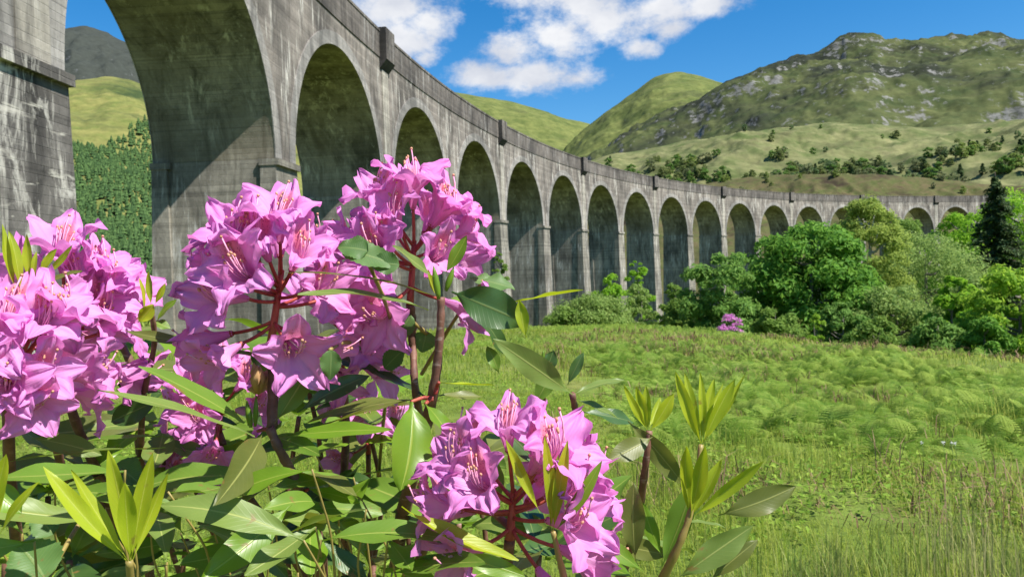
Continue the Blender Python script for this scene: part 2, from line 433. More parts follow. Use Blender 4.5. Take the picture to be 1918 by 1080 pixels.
M_para = concrete('dark_parapet_concrete', (.135, .118, .104), (.072, .064, .058), (.42, .40, .37), amount=.6)
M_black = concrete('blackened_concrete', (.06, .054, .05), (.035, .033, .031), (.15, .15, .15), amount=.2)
M_pil = concrete('pale_pilaster_concrete', (.34, .31, .26), (.24, .22, .19), (.6, .57, .5), amount=.6)
M_ballast = MT('track_ballast'); M_ballast.set('Base Color', (.12, .11, .10, 1)).set('Roughness', .95); M_ballast = M_ballast.m

via = empty('viaduct', vpt(60, 2.7, -6))
VB = np.array(via.location)
tag(via, 'long curved grey concrete railway viaduct with many round arches', 'viaduct')

def vbox(mb, s0, s1, o0, o1, z0, z1, seg=1, mi=(0, 0, 0, 0, 0, 0), slope=True, flare=0.):
    """block along the curve; z0, z1 relative to springing when slope"""
    ss = np.linspace(s0, s1, seg + 1); base = zs(ss) if slope else 0 * ss
    mid = (s0 + s1) / 2
    def ring(z, f):
        s_ = mid + (ss - mid) * (1 + f / max(1e-6, abs(s1 - s0) / 2))
        return vpt(s_, o0 - f, base + z), vpt(s_, o1 + f, base + z)
    a, b = ring(z0, flare); c, d = ring(z1, 0)
    V = np.concatenate([a, b, c, d]) - VB; n = seg + 1
    F = []; M = []
    for i in range(seg):
        F.append((i, i + 1, 2 * n + i + 1, 2 * n + i)); M.append(mi[0])          # front
        F.append((n + i + 1, n + i, 3 * n + i, 3 * n + i + 1)); M.append(mi[1])  # back
        F.append((2 * n + i, 2 * n + i + 1, 3 * n + i + 1, 3 * n + i)); M.append(mi[4])
        F.append((i + 1, i, n + i, n + i + 1)); M.append(mi[5])
    F.append((n, 0, 2 * n, 3 * n)); M.append(mi[2]); F.append((n - 1, 2 * n - 1, 4 * n - 1, 3 * n - 1)); M.append(mi[3])
    for f, mm in zip(F, M): mb.F.append(tuple(i + mb.n for i in f)); mb.M.append(mm)
    mb.V.append(V); mb.UV.append(np.zeros((len(V), 2))); mb.n += len(V)

ZT, ZD = 10.67, 8.85          # parapet top, underside of the parapet, above springing
def build_viaduct():
    H = VP / 2
    for k in range(K0, K1):
        c = k * VP
        ph = np.linspace(0, math.pi, 49)
        sl = np.concatenate([[-H], -VRAD * np.cos(ph), [H]])
        lo = np.concatenate([[0], VRAD * np.sin(ph), [0]])
        s = c + sl; zb = zs(s) + lo; zt = zs(s) + ZD; n = len(s)
        V = np.concatenate([vpt(s, 0, zb), vpt(s, 0, zt), vpt(s, VW, zb), vpt(s, VW, zt)]) - VB
        F = []; M = []
        for i in range(n - 1):
            F.append((i, i + 1, n + i + 1, n + i)); M.append(0)
            F.append((2 * n + i + 1, 2 * n + i, 3 * n + i, 3 * n + i + 1)); M.append(0)
            F.append((n + i, n + i + 1, 3 * n + i + 1, 3 * n + i)); M.append(2)
            F.append((i + 1, i, 2 * n + i, 2 * n + i + 1)); M.append(1 if 0 < i < n - 2 else 0)
        o = add('arch_span', mesh_data('arch_span', V, [np.array(F)], [M_conc, M_soff, M_ballast], False, None, M), via)
        # the ring of paler concrete round each opening, on both faces
        for (of, dof) in ((-.05, 0.), (VW + .05, VW)):
            r0, r1 = VRAD - .02, VRAD + .68
            a = ph
            def rp(r, off): return vpt(c - r * np.cos(a), off, zs(c - r * np.cos(a)) + r * np.sin(a))
            V = np.concatenate([rp(r0, of), rp(r1, of), rp(r0, dof), rp(r1, dof)]) - VB; n2 = len(a); F = []
            for i in range(n2 - 1):
                q = (i, i + 1, n2 + i + 1, n2 + i); F.append(q if of < 0 else q[::-1])
                F.append((n2 + i, n2 + i + 1, 3 * n2 + i + 1, 3 * n2 + i)); F.append((i + 1, i, 2 * n2 + i, 2 * n2 + i + 1))
            # clip the ring where neighbours would meet over the pier
            add('arch_ring', mesh_data('arch_ring', V, [np.array(F)], M_ring, False), o)
    for k in range(K0, K1 + 1):
        c = (k - .5) * VP; hw = H - VRAD
        pm = M_oldpier if k <= 1 else M_pier
        mb = MB()
        vbox(mb, c - hw - .004, c + hw + .004, .02, VW - .02, -30, 0, 2, flare=.42)
        o = add('pier', mb.data('pier', [pm], False), via)
        for (a0, a1) in ((-.06, .62), (VW - .62, VW + .06)):
            mb = MB(); vbox(mb, c - hw - .13, c + hw + .13, a0, a1, -30, -.28, 2, flare=.55)
            add('buttress', mb.data('buttress', [pm], False), o)
            mb = MB(); vbox(mb, c - hw - .17, c + hw + .17, a0 - .15, a1 + .05, -.28, 0.0, 2)
            add('impost', mb.data('impost', [pm], False), o)
        if k % 2 == 1:     # refuge on every second pier, with a pale pilaster below it
            mb = MB(); vbox(mb, c - .62, c + .62, -.085, -.001, .02, ZT - 2.55, 1)
            add('pilaster', mb.data('pilaster', [M_pil], False), o)
            for side in (0, 1):
                mb = MB(); sd_ = 1 if side else -1
                o0, o1 = (-.52, .35) if not side else (VW - .35, VW + .52)
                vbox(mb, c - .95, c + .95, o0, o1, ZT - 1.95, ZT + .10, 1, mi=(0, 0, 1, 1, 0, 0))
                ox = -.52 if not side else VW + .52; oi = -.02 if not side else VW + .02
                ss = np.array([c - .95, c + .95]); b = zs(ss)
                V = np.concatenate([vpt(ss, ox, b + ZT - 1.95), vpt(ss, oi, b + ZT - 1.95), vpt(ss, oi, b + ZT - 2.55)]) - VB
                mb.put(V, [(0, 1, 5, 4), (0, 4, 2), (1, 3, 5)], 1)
                add('refuge', mb.data('refuge', [M_para, M_black], False), via)
    s0, s1 = (K0 - .5) * VP, (K1 - .5) * VP
    for (a, b) in ((-.06, .40), (VW - .40, VW + .06)):
        mb = MB(); vbox(mb, s0, s1, a, b, ZD, ZT - .16, 240)
        o = add('parapet', mb.data('parapet', [M_para], False), via)
        mb = MB(); vbox(mb, s0, s1, a - .05, b + .05, ZT - .16, ZT, 240)
        add('coping', mb.data('coping', [M_para], False), o)
    mb = MB(); vbox(mb, s0, s1, .40, VW - .40, ZD, ZD + .15, 240); add('track_bed', mb.data('track_bed', [M_ballast], False), via)
    for g in (1.95, 3.4):
        mb = MB(); vbox(mb, s0, s1, g - .035, g + .035, ZD + .15, ZD + .3, 240); add('rail', mb.data('rail', [M_black], False), via)
build_viaduct()
# ================================================================ TREES AND GROUND COVER
rng = np.random.RandomState(7)
def unit(n):
    v = rng.normal(size=(n, 3)); return v / np.linalg.norm(v, axis=1)[:, None]

def cards(C, Nrm, size, elong=1.5):
    """leaf-shaped rhombi at centres C facing Nrm"""
    n = len(C); Nrm = Nrm / (np.linalg.norm(Nrm, axis=1)[:, None] + 1e-9)
    t = np.cross(Nrm, unit(n)); t /= np.linalg.norm(t, axis=1)[:, None] + 1e-9; b = np.cross(Nrm, t)
    s = np.asarray(size)[:, None] if np.ndim(size) else size
    V = np.stack([C - t * s * elong, C - b * s * .62, C + t * s * elong, C + b * s * .62], 1)
    V[:, 1] += Nrm * s * .22 if np.ndim(size) == 0 else Nrm * s * .22
    V[:, 3] += Nrm * s * .22
    return V.reshape(-1, 3), np.arange(4 * n).reshape(-1, 4)

def crown_points(h0, h1, rad, n, nclump, shape='round', seed=0):
    """leaf centres and normals of a crown between heights h0 and h1, built of uneven clumps"""
    r = np.random.RandomState(seed); C = []; Nn = []
    t = r.rand(nclump)
    if shape == 'spire': t = t ** .8
    ang = r.rand(nclump) * 2 * math.pi
    if shape == 'round': env = np.sqrt(np.clip(1 - (2 * t - .85) ** 2 / 1.45, .05, 1))
    elif shape == 'tall': env = np.clip(np.sin(math.pi * (t * .86 + .10)) ** .7, .12, 1)
    elif shape == 'dome': env = np.sqrt(np.clip(1 - t ** 2.2, .05, 1))
    else: env = 1 - t * .93
    rr = rad * env * np.sqrt(r.uniform(.15, 1.25, nclump))
    cx, cy, cz = rr * np.cos(ang), rr * np.sin(ang), h0 + (h1 - h0) * t
    cs = rad * r.uniform(.13, .40, nclump) * (.55 + .6 * env)
    per = np.maximum(6, (n * cs ** 2 / (cs ** 2).sum()).astype(int))
    for i in range(nclump):
        m_ = per[i]; d = r.normal(size=(m_, 3)); d /= np.linalg.norm(d, axis=1)[:, None]
        d[:, 2] = np.where(d[:, 2] < -.3, -d[:, 2] * .6, d[:, 2])
        q = r.uniform(.45, 1.12, m_)[:, None] ** .7
        C.append(np.array([cx[i], cy[i], cz[i]]) + d * q * cs[i] * np.array([1, 1, .9]))
        Nn.append(d + r.normal(size=(m_, 3)) * .55 + np.array([0, 0, .35]))
    return np.concatenate(C), np.concatenate(Nn), np.stack([cx, cy, cz], 1), cs

def trunk_mesh(name, h, rad, clumps, mat, seed, r0=None):
    r = np.random.RandomState(seed); mb = MB(); r0 = r0 or max(.06, h * .022)
    lean = r.normal(size=2) * .03 * h
    zz = np.linspace(-.6, h * .86, 9)
    P = np.stack([lean[0] * (zz / h) ** 2 + .04 * r0 * 20 * np.sin(zz * 1.1 + seed) * .12, lean[1] * (zz / h) ** 2 + .1 * np.sin(zz * .9 + 2 * seed) * r0 * 2, zz], 1)
    mb.tube(P, r0 * np.linspace(1.15, .18, 9), 7)
    idx = r.permutation(len(clumps))[:14]
    for i in idx:
        c = clumps[i]; zb = max(.25 * h, c[2] - r.uniform(.25, .5) * (np.hypot(c[0], c[1]) + .6))
        zb = min(zb, h * .8); b = np.array([np.interp(zb, zz, P[:, 0]), np.interp(zb, zz, P[:, 1]), zb])
        mid = (b + c) / 2 + np.array([0, 0, -.05 * h])
        tt = np.linspace(0, 1, 5)[:, None]; Q = (1 - tt) ** 2 * b + 2 * tt * (1 - tt) * mid + tt ** 2 * c
        mb.tube(Q, r0 * np.linspace(.5, .1, 5), 5)
    return mb.data(name, [mat])

B_grey = bark('grey_bark', (.09, .08, .065), (.2, .18, .15)); B_birch = bark('birch_bark', (.25, .24, .22), (.55, .53, .5)); B_brown = bark('brown_bark', (.05, .035, .025), (.11, .08, .06))
FOLC = {
 'ash': ('ash_leaves', (.045, .095, .018), (.075, .145, .026), (.125, .21, .045), .35),
 'oak': ('oak_leaves', (.035, .09, .012), (.06, .14, .018), (.11, .21, .03), .35),
 'birch': ('birch_leaves', (.085, .12, .02), (.13, .175, .032), (.20, .25, .055), .4),
 'willow': ('willow_leaves', (.075, .125, .028), (.115, .175, .042), (.18, .24, .068), .38),
 'bright': ('bright_leaves', (.06, .13, .01), (.10, .20, .015), (.18, .30, .025), .42),
 'lime': ('lime_green_leaves', (.055, .115, .010), (.10, .185, .016), (.18, .27, .03), .45),
 'spruce': ('spruce_needles', (.024, .050, .020), (.045, .080, .028), (.09, .14, .042), .15),
 'scrub': ('scrub_leaves', (.05, .095, .016), (.085, .14, .024), (.14, .21, .042), .35),
}
FOL = {k_: foliage(v_[0], *[tuple(c_ * (1.0 if k_ == 'spruce' else 1.55) for c_ in cc) for cc in v_[1:4]], v_[4]) for k_, v_ in FOLC.items()}
def tree(name, label, px, d, top, half_px, kind, shape='round', n=7000, clumps=46, leaf=.10, h0f=.12, seed=1, barkm=None, group='trees in the hollow below the viaduct', base=None):
    """tree standing at photo column px, d metres ahead, reaching up to photo row top"""
    v = at(px, top, d); x, y = v[0], v[1]
    zb = float(zg(x, y)) if base is None else base
    h = v[2] - zb; rad = half_px * d / F_PX
    C, Nn, cl, cs = crown_points(h * h0f, h - rad * .22, rad * 1.0, int(n * 1.9), int(clumps * 1.9), shape, seed)
    root = empty(name, (x, y, zb)); tag(root, label, 'shrub' if 'shrub' in name or 'bush' in name else 'tree', group)
    V, F = cards(C, Nn, rng.uniform(.65, 1.35, len(C)) * leaf * 1.3)
    add('crown', mesh_data('crown', V, F, FOL[kind], False), root)
    add('trunk', trunk_mesh('trunk', h, None, cl, barkm or B_grey, seed), root)
    return root

def spruce(name, label, px, d, top, half_px, seed=3, group='trees in the hollow below the viaduct', rows=44):
    v = at(px, top, d); x, y = v[0], v[1]; zb = float(zg(x, y)); h = v[2] - zb; rad = half_px * d / F_PX
    r = np.random.RandomState(seed); C = []; Nn = []; mb = MB()
    for i in range(rows):
        t = i / rows; z = h * (.06 + .93 * t); R = rad * (1 - t) ** .85 + .12
        for j in range(int(13 - 5 * t)):
            a = r.rand() * 6.283; L = R * r.uniform(.35, 1.3); dr = np.array([math.cos(a), math.sin(a), 0]); m_ = int(30 + 90 * L / rad)
            q = r.rand(m_) ** .7
            c = dr * (q * L)[:, None] + np.array([0, 0, z]) + np.stack([r.normal(size=m_) * .10 * L, r.normal(size=m_) * .10 * L, -.42 * L * q ** 1.4 + .12 * L * q ** 4 + r.normal(size=m_) * .10 - np.abs(r.normal(size=m_)) * .12], 1)
            C.append(c); Nn.append(np.array([0, 0, 1.]) + dr * .4 + r.normal(size=(m_, 3)) * .5)
            mb.tube([np.array([0, 0, z]), dr * L * .5 + np.array([0, 0, z - .06 * L]), dr * L * .9 + np.array([0, 0, z - .24 * L])], [.05, .03, .01], 4)
    mb.tube([np.array([0, 0, -.5]), np.array([0, 0, h * .5]), np.array([0, 0, h])], [.24, .14, .02], 7)
    root = empty(name, (x, y, zb)); tag(root, label, 'tree', group)
    V, F = cards(np.concatenate(C), np.concatenate(Nn), .17, 1.7)
    add('crown', mesh_data('crown', V, F, FOL['spruce'], False), root); add('trunk', mb.data('trunk', [B_brown]), root)

G = 'trees in the hollow below the viaduct'
# broadleaves in front of the arches
tree('ash_tree', 'blue-green ash tree beside the pink flowering shrub', 1352, 58, 470, 68, 'ash', n=9000, seed=2, h0f=.05)
tree('oak_tree', 'dark green tree squeezed between the ash and the big round tree', 1425, 66, 440, 58, 'oak', n=8000, seed=3, h0f=.1)
tree('sycamore_tree', 'broad round deep green tree, biggest crown before the arches', 1516, 60, 408, 98, 'oak', n=15000, clumps=70, seed=4, leaf=.12, h0f=.16)
tree('birch_tree', 'tall pale birch standing up above the parapet line', 1622, 74, 362, 66, 'birch', 'tall', n=17000, clumps=95, seed=5, leaf=.085, barkm=B_birch, h0f=.12)
tree('willow_tree', 'grey-green willow with a wide soft crown beside the birch', 1735, 78, 425, 105, 'willow', n=13000, clumps=70, seed=6, leaf=.085, h0f=.05)
tree('willow_tree', 'low olive willow at the foot of the birch', 1672, 54, 520, 92, 'willow', 'dome', n=10000, clumps=56, seed=7, leaf=.08, h0f=0)
tree('rowan_tree', 'small bright green tree with a slim dark stem among willows', 1783, 50, 515, 42, 'bright', 'tall', n=5000, clumps=30, seed=8, h0f=.3)
tree('willow_tree', 'grey-green willow below the dark spruce', 1838, 52, 505, 70, 'willow', n=9000, clumps=50, seed=9, leaf=.08, h0f=0)
spruce('spruce_tree', 'dark pointed spruce rising past the far end of the viaduct', 1864, 82, 322, 105)
tree('lime_tree', 'yellow-green broadleaf tree with dark shade under its crown', 1905, 40, 485, 92, 'lime', n=9000, clumps=48, seed=10, leaf=.085, h0f=.06)
tree('alder_tree', 'tall bright green tree close behind the dark spruce', 1930, 95, 335, 95, 'bright', n=12000, clumps=60, seed=11, leaf=.12)
tree('alder_tree', 'bright green treetop in front of the last arches', 1812, 130, 388, 62, 'bright', n=7000, clumps=44, seed=12, leaf=.16)
tree('alder_tree', 'green tree behind the willows near the last piers', 1700, 150, 402, 50, 'scrub', n=6000, clumps=40, seed=13, leaf=.18)
tree('hazel_shrub', 'blue-green leafy shrub under the round deep green tree', 1575, 46, 560, 50, 'ash', 'dome', n=5000, clumps=34, seed=14, leaf=.08, h0f=0)
tree('gorse_shrub', 'small yellow-green shrub at the foot of the round tree', 1525, 44, 583, 24, 'lime', 'dome', n=2200, clumps=16, seed=15, leaf=.05, h0f=0)
tree('hazel_shrub', 'low olive shrub between the ash and the yellow-green shrub', 1450, 48, 570, 46, 'scrub', 'dome', n=4000, clumps=30, seed=16, leaf=.07, h0f=0)
tree('hazel_shrub', 'low green shrub on the field edge below the slim tree', 1640, 42, 585, 50, 'scrub', 'dome', n=4000, clumps=30, seed=17, leaf=.07, h0f=0)
tree('hazel_shrub', 'low dark shrub on the field edge below the spruce', 1760, 40, 590, 60, 'ash', 'dome', n=4500, clumps=30, seed=18, leaf=.07, h0f=0)
tree('hazel_shrub', 'dark shrub where the field runs down beside the yellow-green tree', 1842, 38, 590, 50, 'oak', 'dome', n=4500, clumps=30, seed=19, leaf=.07, h0f=0)
tree('hazel_shrub', 'low scrubby shrub between the ash and a slender pier', 1282, 64, 545, 40, 'scrub', 'dome', n=4000, clumps=30, seed=20, leaf=.08, h0f=0)
# scrub at the foot of the piers
tree('willow_shrub', 'pale willow scrub across the foot of the middle piers', 1108, 92, 545, 62, 'willow', 'dome', n=6000, clumps=40, seed=21, leaf=.10, h0f=0)
tree('alder_tree', 'bright green young tree between two middle piers', 1140, 112, 512, 36, 'bright', 'tall', n=4000, clumps=30, seed=22, leaf=.12)
tree('rowan_tree', 'green sapling climbing beside a tall middle pier', 1192, 124, 482, 24, 'bright', 'tall', n=3000, clumps=26, seed=23, leaf=.12)
tree('willow_shrub', 'pale willow scrub beside the sapling and the pier', 1196, 100, 530, 38, 'willow', 'dome', n=4500, clumps=34, seed=24, leaf=.10, h0f=0)
tree('willow_shrub', 'low scrub on the field edge below the sapling', 1060, 90, 572, 34, 'scrub', 'dome', n=3000, clumps=24, seed=25, leaf=.09, h0f=0)
tree('willow_shrub', 'olive scrub beside the foot of a slender pier', 1262, 96, 528, 34, 'scrub', 'dome', n=3600, clumps=30, seed=26, leaf=.10, h0f=0)
tree('ivy_shrub', 'thin climbing growth on the side of a near pier', 935, 78, 470, 14, 'scrub', 'tall', n=1500, clumps=22, seed=27, leaf=.07)

# ---------------------------------------------------------------- trees scattered over the hillside behind
FARF = {k_: foliage('hillside_' + k_, *v_, .35) for k_, v_ in {k0: tuple(tuple(c_ * 1.35 for c_ in cc) for cc in v0) for k0, v0 in {'scrub': ((.07, .095, .03), (.10, .13, .04), (.15, .18, .06)), 'oak': ((.05, .105, .02), (.08, .15, .03), (.12, .2, .045)),
 'willow': ((.09, .11, .05), (.12, .145, .065), (.17, .19, .09)), 'spruce': ((.02, .045, .018), (.035, .065, .024), (.06, .095, .035)), 'birch': ((.09, .13, .03), (.13, .18, .04), (.19, .24, .06)), 'ash': ((.05, .09, .035), (.08, .125, .05), (.12, .17, .07))}.items()}.items()}
def far_tree_meshes():
    out = []
    for i, (kind, shape) in enumerate([('scrub', 'round'), ('oak', 'tall'), ('willow', 'round'), ('spruce', 'spire'), ('birch', 'tall'), ('ash', 'round')]):
        C, Nn, cl, cs = crown_points(.1, 7.2, 2.6 if shape != 'spire' else 2.0, 1000, 46, shape, 200 + i)
        V, F = cards(C, Nn, rng.uniform(.7, 1.3, len(C)) * .34)
        out.append((mesh_data('crown', V, F, FARF[kind], False), trunk_mesh('trunk', 7.4, None, cl[:8], B_brown, 300 + i)))
    return out
FT = far_tree_meshes()
FLAB = ['small olive broadleaf tree on the slope behind the viaduct', 'small deep green tree on the slope behind the viaduct', 'small grey-green tree on the slope behind the viaduct',
        'small dark conifer on the slope behind the viaduct', 'small pale birch on the slope behind the viaduct', 'small blue-green tree on the slope behind the viaduct']
def far_tree(p, i, s, zone='on the slope behind the viaduct'):
    e = empty('hillside_tree', p - np.array([0, 0, .2])); e.scale = (s * random.uniform(.85, 1.3), s * random.uniform(.85, 1.3), s); e.rotation_euler = (0, 0, random.uniform(0, 6.28))
    tag(e, FLAB[i].replace('on the slope behind the viaduct', zone), 'tree', 'trees scattered over the hillside behind the viaduct')
    add('crown', FT[i][0], e); add('trunk', FT[i][1], e)
random.seed(4)
def scatter(hname, pxa, pxb, ta, tb, n, kinds, smin, smax, clump=0., zone='on the slope behind the viaduct'):
    cnt = 0; tries = 0
    while cnt < n and tries < n * 30:
        tries += 1; px = random.uniform(pxa, pxb); a = azel(px, 300)[0]; t = random.uniform(ta, tb); p = HILLS[hname](a, t)
        if clump and fbm(p[0] / 45, p[1] / 45, 3, 55) < clump: continue
        far_tree(p, random.choice(kinds), random.uniform(smin, smax), zone); cnt += 1
scatter('grassy_shoulder', 1120, 1480, .52, .74, 100, [0, 0, 1, 2, 3, 1, 4], .65, 1.25, -.02, zone='in the loose wood below the craggy hill')
scatter('grassy_shoulder', 1420, 1810, .49, .62, 125, [0, 0, 1, 2, 2, 5, 3], .65, 1.3, -.12, zone='in the tree belt above the brown mound')
scatter('grassy_shoulder', 1790, 1960, .46, .70, 26, [0, 3, 1, 4, 3], .8, 1.5, zone='on the slope behind the dark spruce')
scatter('grassy_shoulder', 1350, 1918, .7, .95, 12, [0, 1, 5], .6, 1.0, zone='standing alone high on the pale grass shoulder')
scatter('grassy_shoulder', 1060, 1150, .6, .9, 12, [3, 3, 1], .8, 1.4, zone='at the foot of the rounded hill')
scatter('moor_mound', 1300, 1900, .8, 1.0, 12, [0, 2, 4], .3, .5, zone='on the brown heather mound')

def m_forest():
    k = MT('plantation_needles'); n = k.noise(k.pos(), .02, 3)
    c = k.ramp(k.island, [(0, (.030, .066, .020)), (1, (.075, .135, .038))])
    k.set('Base Color', c).set('Roughness', .8).set('Specular IOR Level', .15); return k.m
def conifer_wood():
    """a plantation that reads as one dark mass"""
    r = np.random.RandomState(9); Vs = []; Fs = []; n0 = 0; cnt = 0
    while cnt < 6000:
        px = r.uniform(-150, 420); a = azel(px, 350)[0]; t = r.uniform(.03, .53 + .05 * math.sin(px / 37)); p = HILLS['grassy_hill'](a, t)
        if fbm(p[0] / 60, p[1] / 60, 3, 66) > .42: continue
        p = p + np.array([r.uniform(-3, 3), r.uniform(-3, 3), -.5]); h = r.uniform(5, 10); w = h * r.uniform(.26, .36); cnt += 1
        for (za, zb, ra) in ((.08, .58, 1.), (.36, .82, .74), (.62, 1.0, .48)):
            ns = 7; an = np.arange(ns) * 6.283 / ns + r.rand() * 6; q = r.uniform(.75, 1.2, ns) * w * ra
            ring = np.stack([q * np.cos(an), q * np.sin(an), h * (za + r.uniform(-.03, .03, ns))], 1) + p
            Vs.append(np.concatenate([ring, [p + np.array([0, 0, h * zb])]])); i = np.arange(ns)
            Fs.append(np.stack([i, (i + 1) % ns, np.full(ns, ns)], 1) + n0); n0 += ns + 1
    o = add('conifer_wood', mesh_data('conifer_wood', np.concatenate(Vs), [np.concatenate(Fs)], m_forest(), False))
    tag(o, 'dark green conifer plantation covering the lower hillside', 'wood', kind='stuff')
conifer_wood()
def broadleaf_wood():
    r = np.random.RandomState(19); Cs = []; Ns = []; sz = []
    for i in range(650):
        px = r.uniform(-100, 480); a = azel(px, 350)[0]; t = r.uniform(0., .09); rr = r.uniform(230, 480)
        p = HILLS['grassy_hill'](a, t * .3) if rr > 440 else np.array([rr * math.sin(a), rr * math.cos(a), -11.])
        h = r.uniform(4, 9); m_ = 150; d = r.normal(size=(m_, 3)); d /= np.linalg.norm(d, axis=1)[:, None]; d[:, 2] = np.abs(d[:, 2])
        Cs.append(p + d * np.array([h * .48, h * .48, h * .9]) * r.uniform(.75, 1.1, m_)[:, None]); Ns.append(d + r.normal(size=(m_, 3)) * .5); sz.append(np.full(m_, h * .075))
    V, F = cards(np.concatenate(Cs), np.concatenate(Ns), np.concatenate(sz))
    o = add('broadleaf_wood', mesh_data('broadleaf_wood', V, F, FOL['birch'], False)); tag(o, 'lighter green deciduous wood along the valley floor', 'wood', kind='stuff')
broadleaf_wood()

# ---------------------------------------------------------------- far flowering rhododendron
M_farpink = foliage('far_pink_petals', (.45, .12, .36), (.6, .2, .5), (.72, .34, .62), .25)
def far_rhododendron():
    v = at(1366, 634, 44); zb = float(zg(v[0], v[1])); root = empty('rhododendron_shrub', (v[0], v[1], zb))
    tag(root, 'small pink flowering rhododendron at the field edge by the ash tree', 'shrub')
    C, Nn, cl, cs = crown_points(.0, 1.1, .62, 1500, 18, 'dome', 77); V, F = cards(C, Nn, .05); add('leaf_mass', mesh_data('leaf_mass', V, F, FOL['oak'], False), root)
    C, Nn, cl, cs = crown_points(.25, 1.35, .72, 1500, 26, 'dome', 78); V, F = cards(C, Nn, .05, 1.1); add('blossom', mesh_data('blossom', V, F, M_farpink, False), root)
    add('stem', trunk_mesh('stem', 1.0, None, cl, B_brown, 5, .03), root)
far_rhododendron()

# ---------------------------------------------------------------- grass and bracken
def blades(n_target, rmin, rmax, a0, a1, hmin, hmax, w, mat, name, label, cat, mask=None, seed=1, bend=.5, pw=1.0):
    r = np.random.RandomState(seed)
    rr = (rmin ** pw + (rmax ** pw - rmin ** pw) * r.rand(n_target)) ** (1 / pw); th = np.radians(r.uniform(a0, a1, n_target))
    x, y = rr * np.sin(th), rr * np.cos(th)
    if mask is not None: k = mask(x, y, r); x, y, rr = x[k], y[k], rr[k]
    n = len(x); z = zg(x, y) - .02
    h = r.uniform(hmin, hmax, n) * np.clip(.25 + 1.7 * (fbm(x / 1.1, y / 1.1, 4, 90) + .5), .3, 2); az = r.rand(n) * 6.283; b = r.uniform(.1, 1, n) * bend
    ww = w * (.7 + .6 * r.rand(n)) * np.maximum(1, rr / 9)
    d = np.stack([np.cos(az), np.sin(az)], 1); sdv = np.stack([-d[:, 1], d[:, 0], 0 * az], 1) * ww[:, None] * .5
    B = np.stack([x, y, z], 1); Mi = B + np.stack([d[:, 0] * b * h * .25, d[:, 1] * b * h * .25, h * .62], 1); T = B + np.stack([d[:, 0] * b * h * .75, d[:, 1] * b * h * .75, h * (1 - .3 * b)], 1)
    V = np.stack([B - sdv, B + sdv, Mi + sdv * .75, Mi - sdv * .75, T], 1).reshape(-1, 3); i = np.arange(n)[:, None] * 5
    o = add(name, mesh_data(name, V, [i + np.array([[0, 1, 2, 3]]), i + np.array([[3, 2, 4]])], mat, False)); tag(o, label, cat, kind='stuff')

M_grass = foliage('grass_blades', (.11, .185, .016), (.23, .31, .034), (.38, .41, .09), .45, big=.35)
M_straw = foliage('dry_rush', (.18, .21, .05), (.30, .29, .10), (.42, .37, .18), .3)
M_fern = foliage('bracken_fronds', (.075, .15, .018), (.185, .29, .038), (.32, .41, .085), .42, big=.3)
def fernness(x, y):
    """1 where bracken covers the field"""
    u = x / np.maximum(y, .1)
    f = fbm(x / 5.5, y / 5.5, 3, 44)
    near = 6.2 + 1.0 * np.sin(x * .8)
    return (y > near) * (u > .06 + .10 * np.clip((26 - y) / 20, 0, 1) - .25 * sstep(26, 36, y)) * sstep(-.32, -.1, f)
def g_mask(x, y, r): return r.rand(len(x)) > .70 * fernness(x, y)
blades(120000, 2.2, 13, -38, 40, .03, .12, .0050, M_grass, 'grass', 'green meadow grass growing round the shrub and across the field', 'grass', g_mask, 1, 1.2, 1.3)
blades(150000, 12, 85, -34, 38, .07, .22, .009, M_grass, 'meadow_grass', 'green grass over the field as far as the trees', 'grass', g_mask, 2, .8, 1.5)
blades(900, 3.3, 5.2, 16, 38, .22, .52, .004, M_straw, 'rushes', 'tall thin rushes and dry stalks on the near edge of the field', 'rushes', lambda x, y, r: fbm(x / 1.1, y / 1.1, 3, 12) > .08, 3, .35, 1.5)
blades(7000, 4, 12, 8, 38, .12, .28, .007, M_grass, 'long_grass', 'longer fresh grass tufts in front of the bracken', 'grass', lambda x, y, r: fbm(x / .9, y / .9, 3, 15) > .05, 4, .6, 1.5)

def frond_template():
    """bracken frond: arched rachis with tapering pinnae that carry small teeth"""
    V = []; F = []
    L = 1.0; npair = 11
    def curve(t): return np.array([0, .62 * t ** 1.2, .80 * t - .42 * t ** 2.4])
    for i in range(npair):
        t = .26 + .74 * (i + .3) / npair; p = curve(t); p2 = curve(min(1, t + .02)); tg = p2 - p; tg /= np.linalg.norm(tg) + 1e-9
        ln = .34 * math.sin(math.pi * min(1, (1 - t) * 1.15 + .0)) ** .8 * (1.05 - .35 * t) + .02
        for sgn in (-1, 1):
            d = np.array([sgn * .92, 0, 0]) + tg * .38 + np.array([0, 0, -.10]); d /= np.linalg.norm(d)
            nrm = np.cross(d, tg) * sgn; wv = np.cross(nrm, d); wv /= np.linalg.norm(wv); w = .019 + .012 * (1 - t)
            n0 = len(V)
            pts = [(0, -.3), (.25, -1), (.32, -.45), (.5, -.8), (.57, -.35), (.75, -.5), (1, 0), (.75, .5), (.57, .35), (.5, .8), (.32, .45), (.25, 1), (0, .3)]
            for a, b in pts: V.append(p + d * ln * a + wv * w * b + np.array([0, 0, -.10 * ln * a * a]))
            V.append(p + d * ln * .5 + np.array([0, 0, .0]))
            for q in range(len(pts) - 1): F.append((n0 + q, n0 + q + 1, n0 + len(pts)))
    for i in range(6):
        a, b = curve(i / 6), curve((i + 1) / 6); n0 = len(V); e = np.array([.008, 0, 0])
        V += [a - e, a + e, b + e * .8, b - e * .8]; F += [(n0, n0 + 1, n0 + 2), (n0, n0 + 2, n0 + 3)]
    return np.array(V), np.array(F)
